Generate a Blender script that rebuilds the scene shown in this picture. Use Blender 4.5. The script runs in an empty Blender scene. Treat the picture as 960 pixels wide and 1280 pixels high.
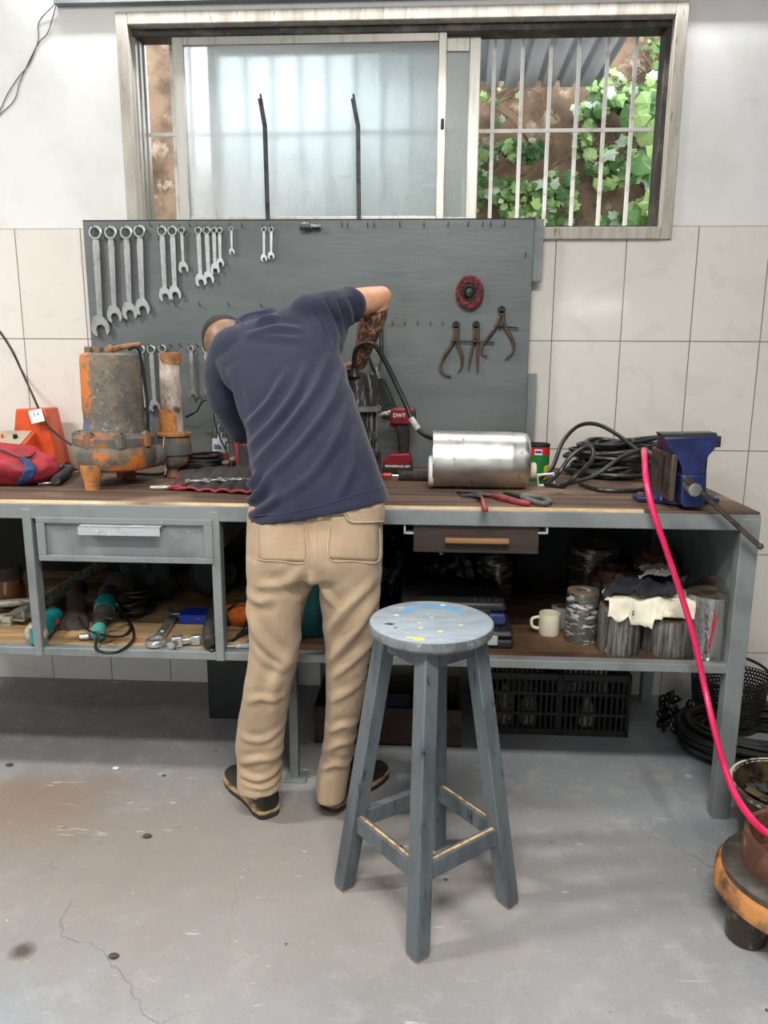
import bpy, bmesh, math, random
import numpy as np
from mathutils import Vector as V, Matrix, noise, Euler
RND = random.Random(11)
SC = bpy.context.scene
COL = SC.collection
PI = math.pi
# ---------------------------------------------------------------- camera, world, lights, exposure
H, D, F = 1.3756, 2.999, 940.0            # eye height, wall distance, focal length (px of a 960x1280 frame)
def cam_basis(p, w, r):
    f = V((0, math.cos(p), -math.sin(p))); rt = V((1, 0, 0)); up = V((0, math.sin(p), math.cos(p)))
    Rz = Matrix.Rotation(w, 3, 'Z'); f, rt, up = Rz @ f, Rz @ rt, Rz @ up
    c, s = math.cos(r), math.sin(r)
    return f, rt * c + up * s, up * c - rt * s
FWD, RT, UP = cam_basis(0.20173, 0.05377, 0.00517)
EYE = V((0, 0, H))
cd = bpy.data.cameras.new('camera'); cam = bpy.data.objects.new('camera', cd); COL.objects.link(cam)
M4 = Matrix((RT, UP, -FWD)).transposed().to_4x4(); M4.translation = EYE
cam.matrix_world = M4
cd.sensor_fit = 'VERTICAL'; cd.sensor_height = 36.0; cd.lens = F / 1280 * 36.0
cd.clip_start = 0.05; cd.clip_end = 100
SC.camera = cam
vs = SC.view_settings
vs.view_transform = 'Standard'; vs.look = 'None'; vs.gamma = 1.0; vs.use_curve_mapping = False
vs.exposure = 0.0
SC.display_settings.display_device = 'sRGB'
wd = bpy.data.worlds.new('sky'); SC.world = wd; wd.use_nodes = True
bg = wd.node_tree.nodes['Background']; bg.inputs[0].default_value = (0.86, 0.93, 1.0, 1); bg.inputs[1].default_value = 4.3
def area(name, loc, rot, sx, sy, power, col=(1, 1, 1), spread=PI):
    l = bpy.data.lights.new(name, 'AREA'); l.shape = 'RECTANGLE'; l.size = sx; l.size_y = sy; l.energy = power; l.color = col; l.spread = spread
    o = bpy.data.objects.new(name, l); COL.objects.link(o); o.location = loc; o.rotation_euler = rot; return o
area('ceiling_lamp_left', (-2.5, 1.15, 2.98), (0, 0, 0), 0.9, 0.2, 85, (1, .98, .95))
area('ceiling_lamp_right', (0.1, 0.2, 2.98), (0, 0, 0), 1.2, 0.22, 95, (1, .98, .95))
area('ceiling_lamp_rear', (-0.3, -1.1, 2.98), (0, 0, 0), 1.2, 0.25, 26, (1, .98, .96))
area('wall_tube_lamp', (-0.15, 2.90, 2.82), (math.radians(28), 0, 0), 2.5, 0.03, 26, (.96, .98, 1))
def bulb(name, loc, power, r_):
    l = bpy.data.lights.new(name, 'POINT'); l.energy = power; l.shadow_soft_size = r_; o = bpy.data.objects.new(name, l); COL.objects.link(o); o.location = loc
bulb('ceiling_bulb_front', (.30, .95, 2.86), 9, .06); bulb('ceiling_bulb_rear', (.47, -1.0, 2.86), 12, .06)
area('rear_wall_tube', (2.02, -3.55, 2.02), (math.radians(90), 0, PI), .7, .05, 14)
# ---------------------------------------------------------------- pixel of the photo -> point of the place, on a known plane
def ray(x, y): return FWD + RT * ((x - 480) / F) - UP * ((y - 640) / F)
def PY(x, y, Y): d = ray(x, y); return EYE + d * (Y / d.y)
def PZ(x, y, z): d = ray(x, y); return EYE + d * ((z - H) / d.z)
def mpp(P): return (V(P) - EYE).dot(FWD) / F     # metres per pixel at a point
# ---------------------------------------------------------------- materials
def lin(c):
    return tuple(((v / 255) / 12.92 if v / 255 <= .04045 else ((v / 255 + .055) / 1.055) ** 2.4) for v in c) + (1.0,)
class NT:
    def __init__(s, name):
        s.m = bpy.data.materials.new(name); s.m.use_nodes = True; s.t = s.m.node_tree; s.n = s.t.nodes
        s.p = s.n['Principled BSDF']; s.out = s.n['Material Output']
        s.tc = s.n.new('ShaderNodeTexCoord')
        s.co = s.tc.outputs['Object']
    def link(s, a, b): s.t.links.new(a, b)
    def noise(s, scale, detail=5, rough=.6, vec=None, stretch=None, dist=0):
        v = vec or s.co
        if stretch:
            mp = s.n.new('ShaderNodeMapping'); mp.inputs['Scale'].default_value = stretch; s.link(v, mp.inputs[0]); v = mp.outputs[0]
        n = s.n.new('ShaderNodeTexNoise'); n.inputs['Scale'].default_value = scale; n.inputs['Detail'].default_value = detail
        n.inputs['Roughness'].default_value = rough; n.inputs['Distortion'].default_value = dist
        s.link(v, n.inputs['Vector']); return n.outputs['Fac']
    def ramp(s, fac, a, b):
        r = s.n.new('ShaderNodeMapRange'); r.inputs[1].default_value = a; r.inputs[2].default_value = b
        s.link(fac, r.inputs[0]); return r.outputs[0]
    def mix(s, fac, a, b, mode='MIX'):
        m = s.n.new('ShaderNodeMix'); m.data_type = 'RGBA'; m.blend_type = mode
        for sock, val in ((0, fac), (6, a), (7, b)):
            if isinstance(val, (int, float)): m.inputs[sock].default_value = val
            elif isinstance(val, tuple): m.inputs[sock].default_value = val
            else: s.link(val, m.inputs[sock])
        return m.outputs[2]
    def math(s, op, a, b=0.0):
        m = s.n.new('ShaderNodeMath'); m.operation = op
        for i, v in enumerate((a, b)):
            if isinstance(v, (int, float)): m.inputs[i].default_value = v
            else: s.link(v, m.inputs[i])
        return m.outputs[0]
    def bump(s, h, strength=.3, dist=.01):
        b = s.n.new('ShaderNodeBump'); b.inputs['Strength'].default_value = strength; b.inputs['Distance'].default_value = dist
        s.link(h, b.inputs['Height'])
        s.link(b.outputs[0], s.p.inputs['Normal']); return b
MATS = {}
def mat(name, c, r=.5, m=0.0, c2=None, s2=8, t2=(.48, .6), c3=None, s3=30, t3=(.6, .66), st2=None, st3=None, b=0, bs=40, bst=None, m2=None, coat=0, r2=None, spec=None):
    """worn surface: base colour, a second colour in large patches, a third in small spots, bump"""
    t = NT(name); col = lin(c)
    t.p.inputs['Base Color'].default_value = col
    t.p.inputs['Roughness'].default_value = r; t.p.inputs['Metallic'].default_value = m
    if spec is not None: t.p.inputs['Specular IOR Level'].default_value = spec
    if coat: t.p.inputs['Coat Weight'].default_value = coat; t.p.inputs['Coat Roughness'].default_value = .15
    cur = col
    if c2:
        f = t.ramp(t.noise(s2, 6, .62, stretch=st2), *t2); cur = t.mix(f, col, lin(c2))
        if m2 is not None:
            mm = t.n.new('ShaderNodeMapRange'); t.link(f, mm.inputs[0]); mm.inputs[3].default_value = m; mm.inputs[4].default_value = m2; t.link(mm.outputs[0], t.p.inputs['Metallic'])
        if r2 is not None:
            mm = t.n.new('ShaderNodeMapRange'); t.link(f, mm.inputs[0]); mm.inputs[3].default_value = r; mm.inputs[4].default_value = r2; t.link(mm.outputs[0], t.p.inputs['Roughness'])
    if c3:
        f = t.ramp(t.noise(s3, 6, .65, stretch=st3), *t3); cur = t.mix(f, cur, lin(c3))
    if c2 or c3: t.link(cur, t.p.inputs['Base Color'])
    if b: t.bump(t.noise(bs, 5, .6, stretch=bst), b, .004)
    MATS[name] = t.m; return t.m
# ---------------------------------------------------------------- mesh helpers (world coordinates; every object's origin is set at build)
ORG = {}
def sp(pts, n=8, closed=False):
    """Catmull-Rom through points"""
    P = [V(p) for p in pts]; out = []; N = len(P)
    if N < 3: return P
    for i in range(N if closed else N - 1):
        if closed: a, b, c, d = P[i - 1], P[i], P[(i + 1) % N], P[(i + 2) % N]
        else: a, b, c, d = P[max(i - 1, 0)], P[i], P[i + 1], P[min(i + 2, N - 1)]
        for k in range(n):
            t = k / n
            out.append(.5 * ((2 * b) + (c - a) * t + (2 * a - 5 * b + 4 * c - d) * t * t + (3 * b - a - 3 * c + d) * t ** 3))
    if not closed: out.append(P[-1])
    return out
def frame(z, x=None):
    z = V(z).normalized()
    if x is None: x = V((1, 0, 0)) if abs(z.x) < .8 else V((0, 1, 0))
    x = V(x); x = (x - z * x.dot(z)).normalized(); y = z.cross(x)
    return Matrix((x, y, z)).transposed()
def TM(o, z=(0, 0, 1), x=None):
    m = frame(z, x).to_4x4(); m.translation = V(o); return m
class MB:
    def __init__(s): s.bm = bmesh.new()
    def box(s, c, size, rot=None):
        m = Matrix.Translation(V(c)) @ (rot.to_matrix().to_4x4() if isinstance(rot, Euler) else rot.to_4x4() if rot is not None else Matrix()) @ Matrix.Diagonal((size[0], size[1], size[2], 1))
        bmesh.ops.create_cube(s.bm, size=1, matrix=m); return s
    def bb(s, a, b):
        a, b = V(a), V(b); return s.box((a + b) / 2, [abs(v) for v in (b - a)])
    def bar(s, a, b, w, h, up=(0, 0, 1), w2=None, h2=None):
        a, b = V(a), V(b); d = (b - a).normalized(); u = V(up)
        x = d.cross(u).normalized(); u = x.cross(d)
        w2 = w2 or w; h2 = h2 or h
        r = [[p + x * sx * ww / 2 + u * sy * hh / 2 for sx, sy in ((-1, -1), (1, -1), (1, 1), (-1, 1))] for p, ww, hh in ((a, w, h), (b, w2, h2))]
        return s.loft(r)
    def loft(s, rings, cap=True, closed=True, loop=False):
        vs_ = [[s.bm.verts.new(p) for p in r] for r in rings]
        n = len(rings[0]); L = len(vs_)
        for i in range(L if loop else L - 1):
            a, b = vs_[i], vs_[(i + 1) % L]
            for k in range(n if closed else n - 1):
                try: s.bm.faces.new((a[k], a[(k + 1) % n], b[(k + 1) % n], b[k]))
                except ValueError: pass
        if cap and closed and not loop:
            for r in (vs_[0][::-1], vs_[-1]):
                try: s.bm.faces.new(r)
                except ValueError: pass
        return s
    def lathe(s, prof, M=None, seg=28, cap=True, sq=None, wob=0):
        """prof: [(r, z)] about the local Z of M"""
        M = M or Matrix(); rings = []
        for r, z in prof:
            rr = max(r, 1e-4)
            rings.append([M @ V((rr * (1 + wob * noise.noise(V((math.cos(2 * PI * k / seg) * 3, math.sin(2 * PI * k / seg) * 3, z * 25)))) * math.cos(2 * PI * k / seg), rr * math.sin(2 * PI * k / seg) * (sq or 1), z)) for k in range(seg)])
        return s.loft(rings, cap)
    def cyl(s, a, b, r, r2=None, seg=16):
        a, b = V(a), V(b); L = (b - a).length
        return s.lathe([(r, 0), (r2 if r2 is not None else r, L)], TM(a, b - a), seg)
    def tube(s, pts, r, seg=8, closed=False):
        P = [V(p) for p in pts]; N = len(P); rr = r if isinstance(r, (list, tuple)) else [r] * N
        rings = []; x = None
        for i in range(N):
            if closed: t = P[(i + 1) % N] - P[i - 1]
            else: t = P[min(i + 1, N - 1)] - P[max(i - 1, 0)]
            if t.length < 1e-9: t = V((0, 0, 1))
            f = frame(t, x); x = f.col[0]
            rings.append([P[i] + f.col[0] * (math.cos(2 * PI * k / seg) * rr[i]) + f.col[1] * (math.sin(2 * PI * k / seg) * rr[i]) for k in range(seg)])
        return s.loft(rings, True, True, closed)
    def ball(s, c, r, seg=14, M=None):
        m = (M.to_4x4() if M else Matrix())
        rr = r if isinstance(r, (list, tuple)) else (r, r, r)
        bmesh.ops.create_uvsphere(s.bm, u_segments=seg, v_segments=max(6, seg * 2 // 3), radius=1, matrix=Matrix.Translation(V(c)) @ m @ Matrix.Diagonal((rr[0], rr[1], rr[2], 1))); return s
    def limb(s, pts, rad, seg=14):
        s.tube(pts, rad, seg)
        for p, r in zip((pts[0], pts[-1]), (rad[0], rad[-1])): s.ball(p, r * .995, seg)
        return s
    def prism(s, poly, d, M=None):
        """polygon (x, y) in M's XY plane, from z=0 to z=d"""
        M = M or Matrix()
        return s.loft([[M @ V((p[0], p[1], 0)) for p in poly], [M @ V((p[0], p[1], d)) for p in poly]])
    def ringplate(s, r0, r1, d, M, seg=24, sq=1):
        rings = []
        for r, z in ((r0, 0), (r1, 0), (r1, d), (r0, d)):
            rings.append([M @ V((r * math.cos(2 * PI * k / seg), r * sq * math.sin(2 * PI * k / seg), z)) for k in range(seg)])
        return s.loft(rings, False, True, True)
    def torus(s, R_, r, M, seg=28, k=8):
        return s.tube([M @ V((R_ * math.cos(2 * PI * i / seg), R_ * math.sin(2 * PI * i / seg), 0)) for i in range(seg)], r, k, True)
    def grid(s, f, nu, nv, thick=0):
        """surface f(u,v) -> point, optional thickness through solidify later"""
        vs_ = [[s.bm.verts.new(f(i / nu, j / nv)) for j in range(nv + 1)] for i in range(nu + 1)]
        for i in range(nu):
            for j in range(nv): s.bm.faces.new((vs_[i][j], vs_[i + 1][j], vs_[i + 1][j + 1], vs_[i][j + 1]))
        return s
    def build(s, name, m, parent=None, smooth=38, bevel=0, sub=0, solid=0, remesh=0, relax=0, origin=None, seg=2):
        bm = s.bm
        bmesh.ops.recalc_face_normals(bm, faces=bm.faces[:])
        me = bpy.data.meshes.new(name)
        co = [v.co for v in bm.verts]
        if parent is not None: org = ORG[parent]
        elif origin is not None: org = V(origin)
        else:
            lo = V([min(c[i] for c in co) for i in range(3)]); hi = V([max(c[i] for c in co) for i in range(3)])
            org = V(((lo.x + hi.x) / 2, (lo.y + hi.y) / 2, lo.z))
        bmesh.ops.translate(bm, verts=bm.verts[:], vec=-org)
        bm.to_mesh(me); bm.free()
        for mm in (m if isinstance(m, (list, tuple)) else [m]): me.materials.append(mm)
        o = bpy.data.objects.new(name, me); COL.objects.link(o)
        if parent is not None: o.parent = parent
        else: o.location = org
        ORG[o] = org
        if solid:
            md = o.modifiers.new('solid', 'SOLIDIFY'); md.thickness = solid; md.offset = 0
        if remesh:
            md = o.modifiers.new('remesh', 'REMESH'); md.mode = 'VOXEL'; md.voxel_size = remesh; md.use_smooth_shade = True
        if relax:
            md = o.modifiers.new('relax', 'SMOOTH'); md.factor = .5; md.iterations = relax
        if bevel:
            md = o.modifiers.new('bevel', 'BEVEL'); md.width = bevel; md.segments = seg; md.limit_method = 'ANGLE'; md.angle_limit = math.radians(40)
        if sub:
            md = o.modifiers.new('sub', 'SUBSURF'); md.levels = sub; md.render_levels = sub
        if smooth:
            me.shade_smooth()
            if smooth < 180: me.set_sharp_from_angle(angle=math.radians(smooth))
        return o
def apply_mods(o):
    """bakes the modifiers into the mesh so that it can be edited further"""
    dg = bpy.context.evaluated_depsgraph_get(); dg.update()
    me = bpy.data.meshes.new_from_object(o.evaluated_get(dg)); o.modifiers.clear(); o.data = me
    return me
def tag(o, label=None, cat=None, group=None, kind=None):
    if label: o['label'] = label
    if cat: o['category'] = cat
    if group: o['group'] = group
    if kind: o['kind'] = kind
    return o
def thing(name, loc, label, cat, group=None):
    o = bpy.data.objects.new(name, None); COL.objects.link(o); o.location = V(loc); ORG[o] = V(loc); o.empty_display_size = .05
    return tag(o, label, cat, group)
def copy_tree(o, delta, parent=None):
    c = o.copy(); COL.objects.link(c)
    if parent is not None: c.parent = parent
    else: c.location = o.location + V(delta)
    ORG[c] = ORG[o] + V(delta)
    for ch in list(o.children): copy_tree(ch, delta, c)
    return c
def text(name, s, m, parent, size, M, extrude=.0006, bold=0):
    cu = bpy.data.curves.new(name, 'FONT'); cu.body = s; cu.size = size; cu.extrude = extrude; cu.align_x = 'CENTER'; cu.align_y = 'CENTER'; cu.offset = bold
    tmp = bpy.data.objects.new('tmp', cu); COL.objects.link(tmp)
    dg = bpy.context.evaluated_depsgraph_get(); dg.update()
    me = bpy.data.meshes.new_from_object(tmp.evaluated_get(dg)); bpy.data.objects.remove(tmp)
    me.transform(Matrix.Translation(-ORG[parent]) @ M)
    me.materials.clear(); me.materials.append(m)
    o = bpy.data.objects.new(name, me); COL.objects.link(o); o.parent = parent; ORG[o] = ORG[parent]
    return o
FACE = frame((0, -1, 0), (1, 0, 0))       # local XY plane upright and facing the camera side (x right, y up)
def face(o, tilt=0, yaw=0, roll=0):
    m = (Matrix.Rotation(yaw, 3, 'Z') @ Matrix.Rotation(tilt, 3, 'X') @ FACE @ Matrix.Rotation(roll, 3, 'Z')).to_4x4(); m.translation = V(o); return m
# ---------------------------------------------------------------- structure
def tile_mat():
    t = NT('wall_tile')
    mp = t.n.new('ShaderNodeMapping'); mp.inputs['Rotation'].default_value = (PI / 2, 0, 0)
    sx = t.n.new('ShaderNodeSeparateXYZ'); t.link(t.co, sx.inputs[0])
    cx = t.n.new('ShaderNodeCombineXYZ'); t.link(t.math('ADD', sx.outputs[0], -0.4796 + 2.6), cx.inputs[0]); t.link(t.math('ADD', sx.outputs[2], -1.4441 + 4 * .4156), cx.inputs[1])
    br = t.n.new('ShaderNodeTexBrick'); br.offset = 0; br.inputs['Scale'].default_value = 1; br.inputs['Brick Width'].default_value = .26; br.inputs['Row Height'].default_value = .4156
    br.inputs['Mortar Size'].default_value = .0022; br.inputs['Mortar Smooth'].default_value = .2; br.inputs['Bias'].default_value = 0
    t.link(cx.outputs[0], br.inputs['Vector'])
    br.inputs['Color1'].default_value = lin((223, 217, 208)); br.inputs['Color2'].default_value = lin((219, 213, 203)); br.inputs['Mortar'].default_value = lin((128, 118, 106))
    vein = t.ramp(t.noise(5, 7, .6, dist=1.6), .52, .60); v2 = t.math('MULTIPLY', vein, .16)
    c = t.mix(v2, br.outputs['Color'], lin((186, 180, 170)))
    c = t.mix(t.math('MULTIPLY', t.ramp(t.noise(38, 5, .7), .66, .72), .22), c, lin((150, 142, 132)))
    t.link(c, t.p.inputs['Base Color']); t.p.inputs['Roughness'].default_value = .10; t.p.inputs['Specular IOR Level'].default_value = .5
    h = t.math('ADD', t.math('MULTIPLY', br.outputs['Fac'], -1.0), t.math('MULTIPLY', t.noise(6, 4, .5), .5))
    t.bump(h, .25, .002)
    return t.m
def floor_mat():
    t = NT('painted_concrete')
    c = t.mix(t.ramp(t.noise(1.3, 6, .6), .38, .64), lin((152, 154, 157)), lin((134, 137, 140)))
    c = t.mix(t.math('MULTIPLY', t.ramp(t.noise(9, 8, .75), .5, .72), .5), c, lin((190, 188, 184)))
    def blot(x, y, rx, ry, col, amt, c, lo=1.05, hi=.35):
        sx = t.n.new('ShaderNodeMapping'); sx.vector_type = 'POINT'; P = PZ(x, y, 0)
        sx.inputs['Scale'].default_value = (1 / rx, 1 / ry, 0); sx.inputs['Location'].default_value = (-P.x / rx, -P.y / ry, 0); t.link(t.co, sx.inputs[0])
        ln = t.n.new('ShaderNodeVectorMath'); ln.operation = 'LENGTH'; t.link(sx.outputs[0], ln.inputs[0])
        f = t.math('ADD', ln.outputs['Value'], t.math('MULTIPLY', t.math('ADD', t.noise(7, 6, .7), -.5), 1.5))
        return t.mix(t.math('MULTIPLY', t.ramp(f, lo, hi), amt), c, lin(col))
    c = blot(40, 1010, .34, .26, (133, 104, 80), .8, c)                 # rusty stain at the left
    c = blot(150, 1060, .95, .5, (150, 139, 128), .7, c, 1.2, .3)
    c = blot(480, 1120, .85, .55, (152, 145, 138), .6, c, 1.25, .3)
    c = blot(28, 1188, .035, .03, (78, 66, 56), .85, c)
    c = blot(184, 1046, .02, .014, (50, 44, 40), .9, c); c = blot(142, 1196, .016, .012, (66, 50, 42), .9, c); c = blot(820, 990, .03, .2, (120, 120, 122), .5, c)
    c = t.mix(t.ramp(t.noise(27, 3, .55), .735, .75), c, lin((58, 52, 48)))           # dark specks
    c = t.mix(t.math('MULTIPLY', t.ramp(t.noise(75, 4, .7), .60, .72), .45), c, lin((96, 92, 88)))
    c = t.mix(t.math('MULTIPLY', t.ramp(t.noise(52, 5, .7, stretch=(.6, 1.3, 1)), .62, .72), .45), c, lin((198, 198, 196)))
    c = t.mix(t.ramp(t.noise(33, 2, .5, stretch=(1, 1.6, 1)), .77, .79), c, lin((228, 228, 226)))
    c = t.mix(t.math('MULTIPLY', t.ramp(t.noise(16, 5, .6, stretch=(.35, 1.5, 1), dist=1.2), .66, .70), .55), c, lin((210, 210, 208)))   # scratches
    cr = t.n.new('ShaderNodeTexVoronoi'); cr.feature = 'DISTANCE_TO_EDGE'; cr.inputs['Scale'].default_value = .8
    wv = t.n.new('ShaderNodeVectorMath'); wv.operation = 'ADD'; t.link(t.co, wv.inputs[0])
    nn = t.n.new('ShaderNodeTexNoise'); nn.inputs['Scale'].default_value = 3; nn.inputs['Detail'].default_value = 6; t.link(t.co, nn.inputs['Vector'])
    sc = t.n.new('ShaderNodeVectorMath'); sc.operation = 'SCALE'; sc.inputs['Scale'].default_value = .35; t.link(nn.outputs['Color'], sc.inputs[0]); t.link(sc.outputs[0], wv.inputs[1])
    t.link(wv.outputs[0], cr.inputs['Vector'])
    crack = t.math('MULTIPLY', t.ramp(cr.outputs['Distance'], .0035, .0), t.ramp(t.noise(2.2, 3, .5), .5, .62))
    c = t.mix(t.math('MULTIPLY', crack, .35), c, lin((84, 82, 80)))
    t.link(c, t.p.inputs['Base Color'])
    t.link(t.math('ADD', t.math('MULTIPLY', t.noise(6, 5, .6), .35), .28), t.p.inputs['Roughness'])
    t.p.inputs['Specular IOR Level'].default_value = .4
    h = t.math('ADD', t.math('MULTIPLY', crack, -.6), t.math('ADD', t.math('MULTIPLY', t.noise(4, 5, .6), 1.0), t.math('MULTIPLY', t.noise(60, 3, .6), .1)))
    t.bump(h, .5, .008)
    return t.m
WHITE = mat('white_plaster', (222, 220, 216), .75, c2=(214, 212, 207), s2=2.5, b=.12, bs=9, c3=(206, 204, 200), s3=5, t3=(.6, .7))
CEIL = mat('ceiling_paint', (176, 176, 172), .8, c2=(166, 166, 162), s2=2)
SIDE = mat('side_wall_paint', (128, 130, 128), .8, c2=(118, 120, 118), s2=2)
TILE = tile_mat(); FLOOR = floor_mat()
FRAME = mat('weathered_frame', (182, 176, 165), .6, c2=(140, 129, 113), s2=6, t2=(.4, .75), st2=(5, 5, .5), c3=(112, 102, 88), s3=26, t3=(.60, .70), st3=(3, 3, .6), b=.2, bs=30)
ALU = mat('window_aluminium', (178, 174, 166), .4, .6, c2=(140, 134, 124), s2=8, t2=(.5, .75), st2=(6, 6, .4), b=.1)
DARKALU = mat('dark_channel', (52, 48, 44), .5, .3, c2=(86, 80, 72), s2=12)
BARW = mat('white_bar_paint', (232, 228, 220), .5, c2=(196, 182, 162), s2=14, t2=(.52, .66), c3=(150, 110, 80), s3=30, t3=(.68, .72))
GREY = mat('grey_steel_paint', (124, 129, 128), .48, .0, c2=(110, 115, 114), s2=6, c3=(168, 170, 168), s3=45, t3=(.69, .73), b=.12, bs=22)
PEG = mat('pegboard_paint', (101, 107, 106), .42, c2=(90, 96, 95), s2=4, st2=(.6, 1, 2.2), t2=(.42, .62), c3=(148, 152, 150), s3=38, t3=(.7, .76), st3=(1, 1, 2), b=.22, bs=26, bst=(.35, 1, 2.5))
BLACK = mat('black_paint', (20, 20, 21), .6)
DARKB = mat('dark_back', (28, 27, 26), .8, c2=(18, 18, 18), s2=5)  # dark panel; the near-black colour also carries the shade inside the bench
# room
b = MB(); b.bb((-3.2, -4.0, -.1), (3.2, D + .15, 0)); tag(b.build('floor', FLOOR, origin=(0, 0, 0), smooth=0), kind='structure')
b = MB(); b.bb((-3.2, -3.6, 3.0), (3.2, D + .15, 3.1)); tag(b.build('ceiling', CEIL, origin=(0, 0, 3.0), smooth=0), kind='structure')
WX0, WX1, WZ0, WZ1 = -1.105, 0.86, 1.855, 2.565        # window opening
b = MB(); y0, y1 = D, D + .15
b.bb((-3.2, y0, 0), (WX0, y1, 3.0)); b.bb((WX1, y0, 0), (3.2, y1, 3.0)); b.bb((WX0, y0, 0), (WX1, y1, WZ0)); b.bb((WX0, y0, WZ1), (WX1, y1, 3.0))
wall = tag(b.build('wall_back', WHITE, origin=(0, D, 0), smooth=0), kind='structure')
b = MB()
TZ = 1.4441 + .4156; y0 = D - .009
b.bb((-3.2, y0, 0), (-1.142, D, TZ)); b.bb((.895, y0, 0), (3.2, D, TZ)); b.bb((-1.142, y0, 0), (.895, D, 1.812))
b.build('tile_cladding', TILE, wall, smooth=0)
o = wall.children[0]; o.data.transform(Matrix.Translation((0, D, 0))); o.location = (0, -D, 0)
b = MB(); b.bb((-3.3, -3.6, 0), (-3.2, D + .15, 3.0)); tag(b.build('wall_left', SIDE, smooth=0), kind='structure')
b = MB(); b.bb((-3.2, -3.7, 0), (-2.5, -3.6, 3.0)); b.bb((-.7, -3.7, 0), (3.2, -3.6, 3.0)); b.bb((-2.5, -3.7, 2.5), (-.7, -3.6, 3.0)); tag(b.build('wall_front', SIDE, origin=(0, -3.6, 0), smooth=0), kind='structure')
b = MB(); b.bb((3.2, -3.6, 0), (3.3, D + .15, 3.0)); tag(b.build('wall_right', SIDE, smooth=0), kind='structure')
# window
CX0, CX1, CZ0, CZ1 = -1.148, .898, 1.812, 2.602
wroot = thing('window_1', ((CX0 + CX1) / 2, D, CZ0), None, None); wroot['kind'] = 'structure'
b = MB()
cw = .043; ya, yb = D - .022, D + .02
b.bb((CX0, ya, CZ0), (CX0 + cw, yb, CZ1)); b.bb((CX1 - cw, ya, CZ0), (CX1, yb, CZ1)); b.bb((CX0 + cw, ya, CZ1 - cw), (CX1 - cw, yb, CZ1)); b.bb((CX0 + cw, ya - .006, CZ0), (CX1 - cw, yb + .03, CZ0 + cw))
b.build('casing', FRAME, wroot, bevel=.003)
b = MB()   # dark sliding channels lining the opening
b.bb((WX0, D + .02, WZ1 - .03), (WX1, D + .10, WZ1)); b.bb((WX1 - .022, D + .02, WZ0), (WX1, D + .10, WZ1 - .03)); b.bb((WX0, D + .02, WZ0), (WX1, D + .10, WZ0 + .012))
b.build('sliding_channel', DARKALU, wroot, bevel=.002)
b = MB()
for q in range(3): b.bb((WX0 - .001, D + .022 + q * .03, WZ0 + .012), (WX0 + .010 + .006 * q, D + .046 + q * .03, WZ1 - .03))
b.build('jamb_track', ALU, wroot, bevel=.002)
def glass_mat(name, tint, rough, trans):
    t = NT(name); t.n.remove(t.p)
    rf = t.n.new('ShaderNodeBsdfRefraction'); rf.inputs['Roughness'].default_value = rough; rf.inputs['IOR'].default_value = 1.3; rf.inputs['Color'].default_value = lin(tint)
    tl = t.n.new('ShaderNodeBsdfTranslucent'); tl.inputs['Color'].default_value = lin(tint)
    df = t.n.new('ShaderNodeBsdfDiffuse'); df.inputs['Color'].default_value = lin((206, 222, 220))
    gl = t.n.new('ShaderNodeBsdfGlossy'); gl.inputs['Roughness'].default_value = .12
    vo = t.n.new('ShaderNodeTexVoronoi'); vo.inputs['Scale'].default_value = 150; t.link(t.co, vo.inputs['Vector'])
    bp = t.n.new('ShaderNodeBump'); bp.inputs['Strength'].default_value = .16; bp.inputs['Distance'].default_value = .003; t.link(vo.outputs['Distance'], bp.inputs['Height'])
    t.link(bp.outputs[0], rf.inputs['Normal'])
    b2 = t.n.new('ShaderNodeBump'); b2.inputs['Strength'].default_value = .55; b2.inputs['Distance'].default_value = .004; t.link(vo.outputs['Distance'], b2.inputs['Height']); t.link(b2.outputs[0], gl.inputs['Normal'])
    def mx(f, a, b_):
        m_ = t.n.new('ShaderNodeMixShader'); m_.inputs[0].default_value = f; t.link(a, m_.inputs[1]); t.link(b_, m_.inputs[2]); return m_.outputs[0]
    s = mx(trans, tl.outputs[0], rf.outputs[0]); s = mx(.10, s, df.outputs[0]); s = mx(.10, s, gl.outputs[0])
    t.link(s, t.out.inputs['Surface']); return t.m
FROST = glass_mat('patterned_glass', (250, 253, 253), .55, .80)
def sash(xa, xb, za, zb, Y, sw, name):
    b = MB(); d = .022
    b.bb((xa, Y, za), (xa + sw[0], Y + d, zb)); b.bb((xb - sw[1], Y, za), (xb, Y + d, zb)); b.bb((xa + sw[0], Y, zb - sw[2]), (xb - sw[1], Y + d, zb)); b.bb((xa + sw[0], Y, za), (xb - sw[1], Y + d, za + .04))
    s = b.build(name, ALU, wroot, bevel=.002)
    b = MB(); b.bb((xa + sw[0] - .004, Y + .009, za + .036), (xb - sw[1] + .004, Y + .0115, zb - sw[2] + .004)); b.build('frosted_pane', FROST, s, smooth=0)
    return s
xl = PY(219, 150, D + .03).x; xr = PY(557, 150, D + .03).x
s1 = sash(xl, xr, WZ0 + .012, WZ1 - .028, D + .03, (.042, .03, .03), 'front_sash')
b = MB(); p = PY(553, 155, D + .028); b.box(p, (.012, .012, .035)); b.build('latch', BLACK, s1, bevel=.002)
xl2 = PY(262, 150, D + .066).x; xr2 = PY(599, 150, D + .066).x
sash(xl2, xr2, WZ0 + .012, WZ1 - .03, D + .066, (.034, .042, .05), 'rear_sash')
# ceiling-side cable duct just above the window
b = MB(); b.bb((PY(72, 2, D).x, D - .035, 2.628), (1.9, D - .0005, 2.665)); tag(b.build('trim_1', GREY, smooth=0), kind='structure')
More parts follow.
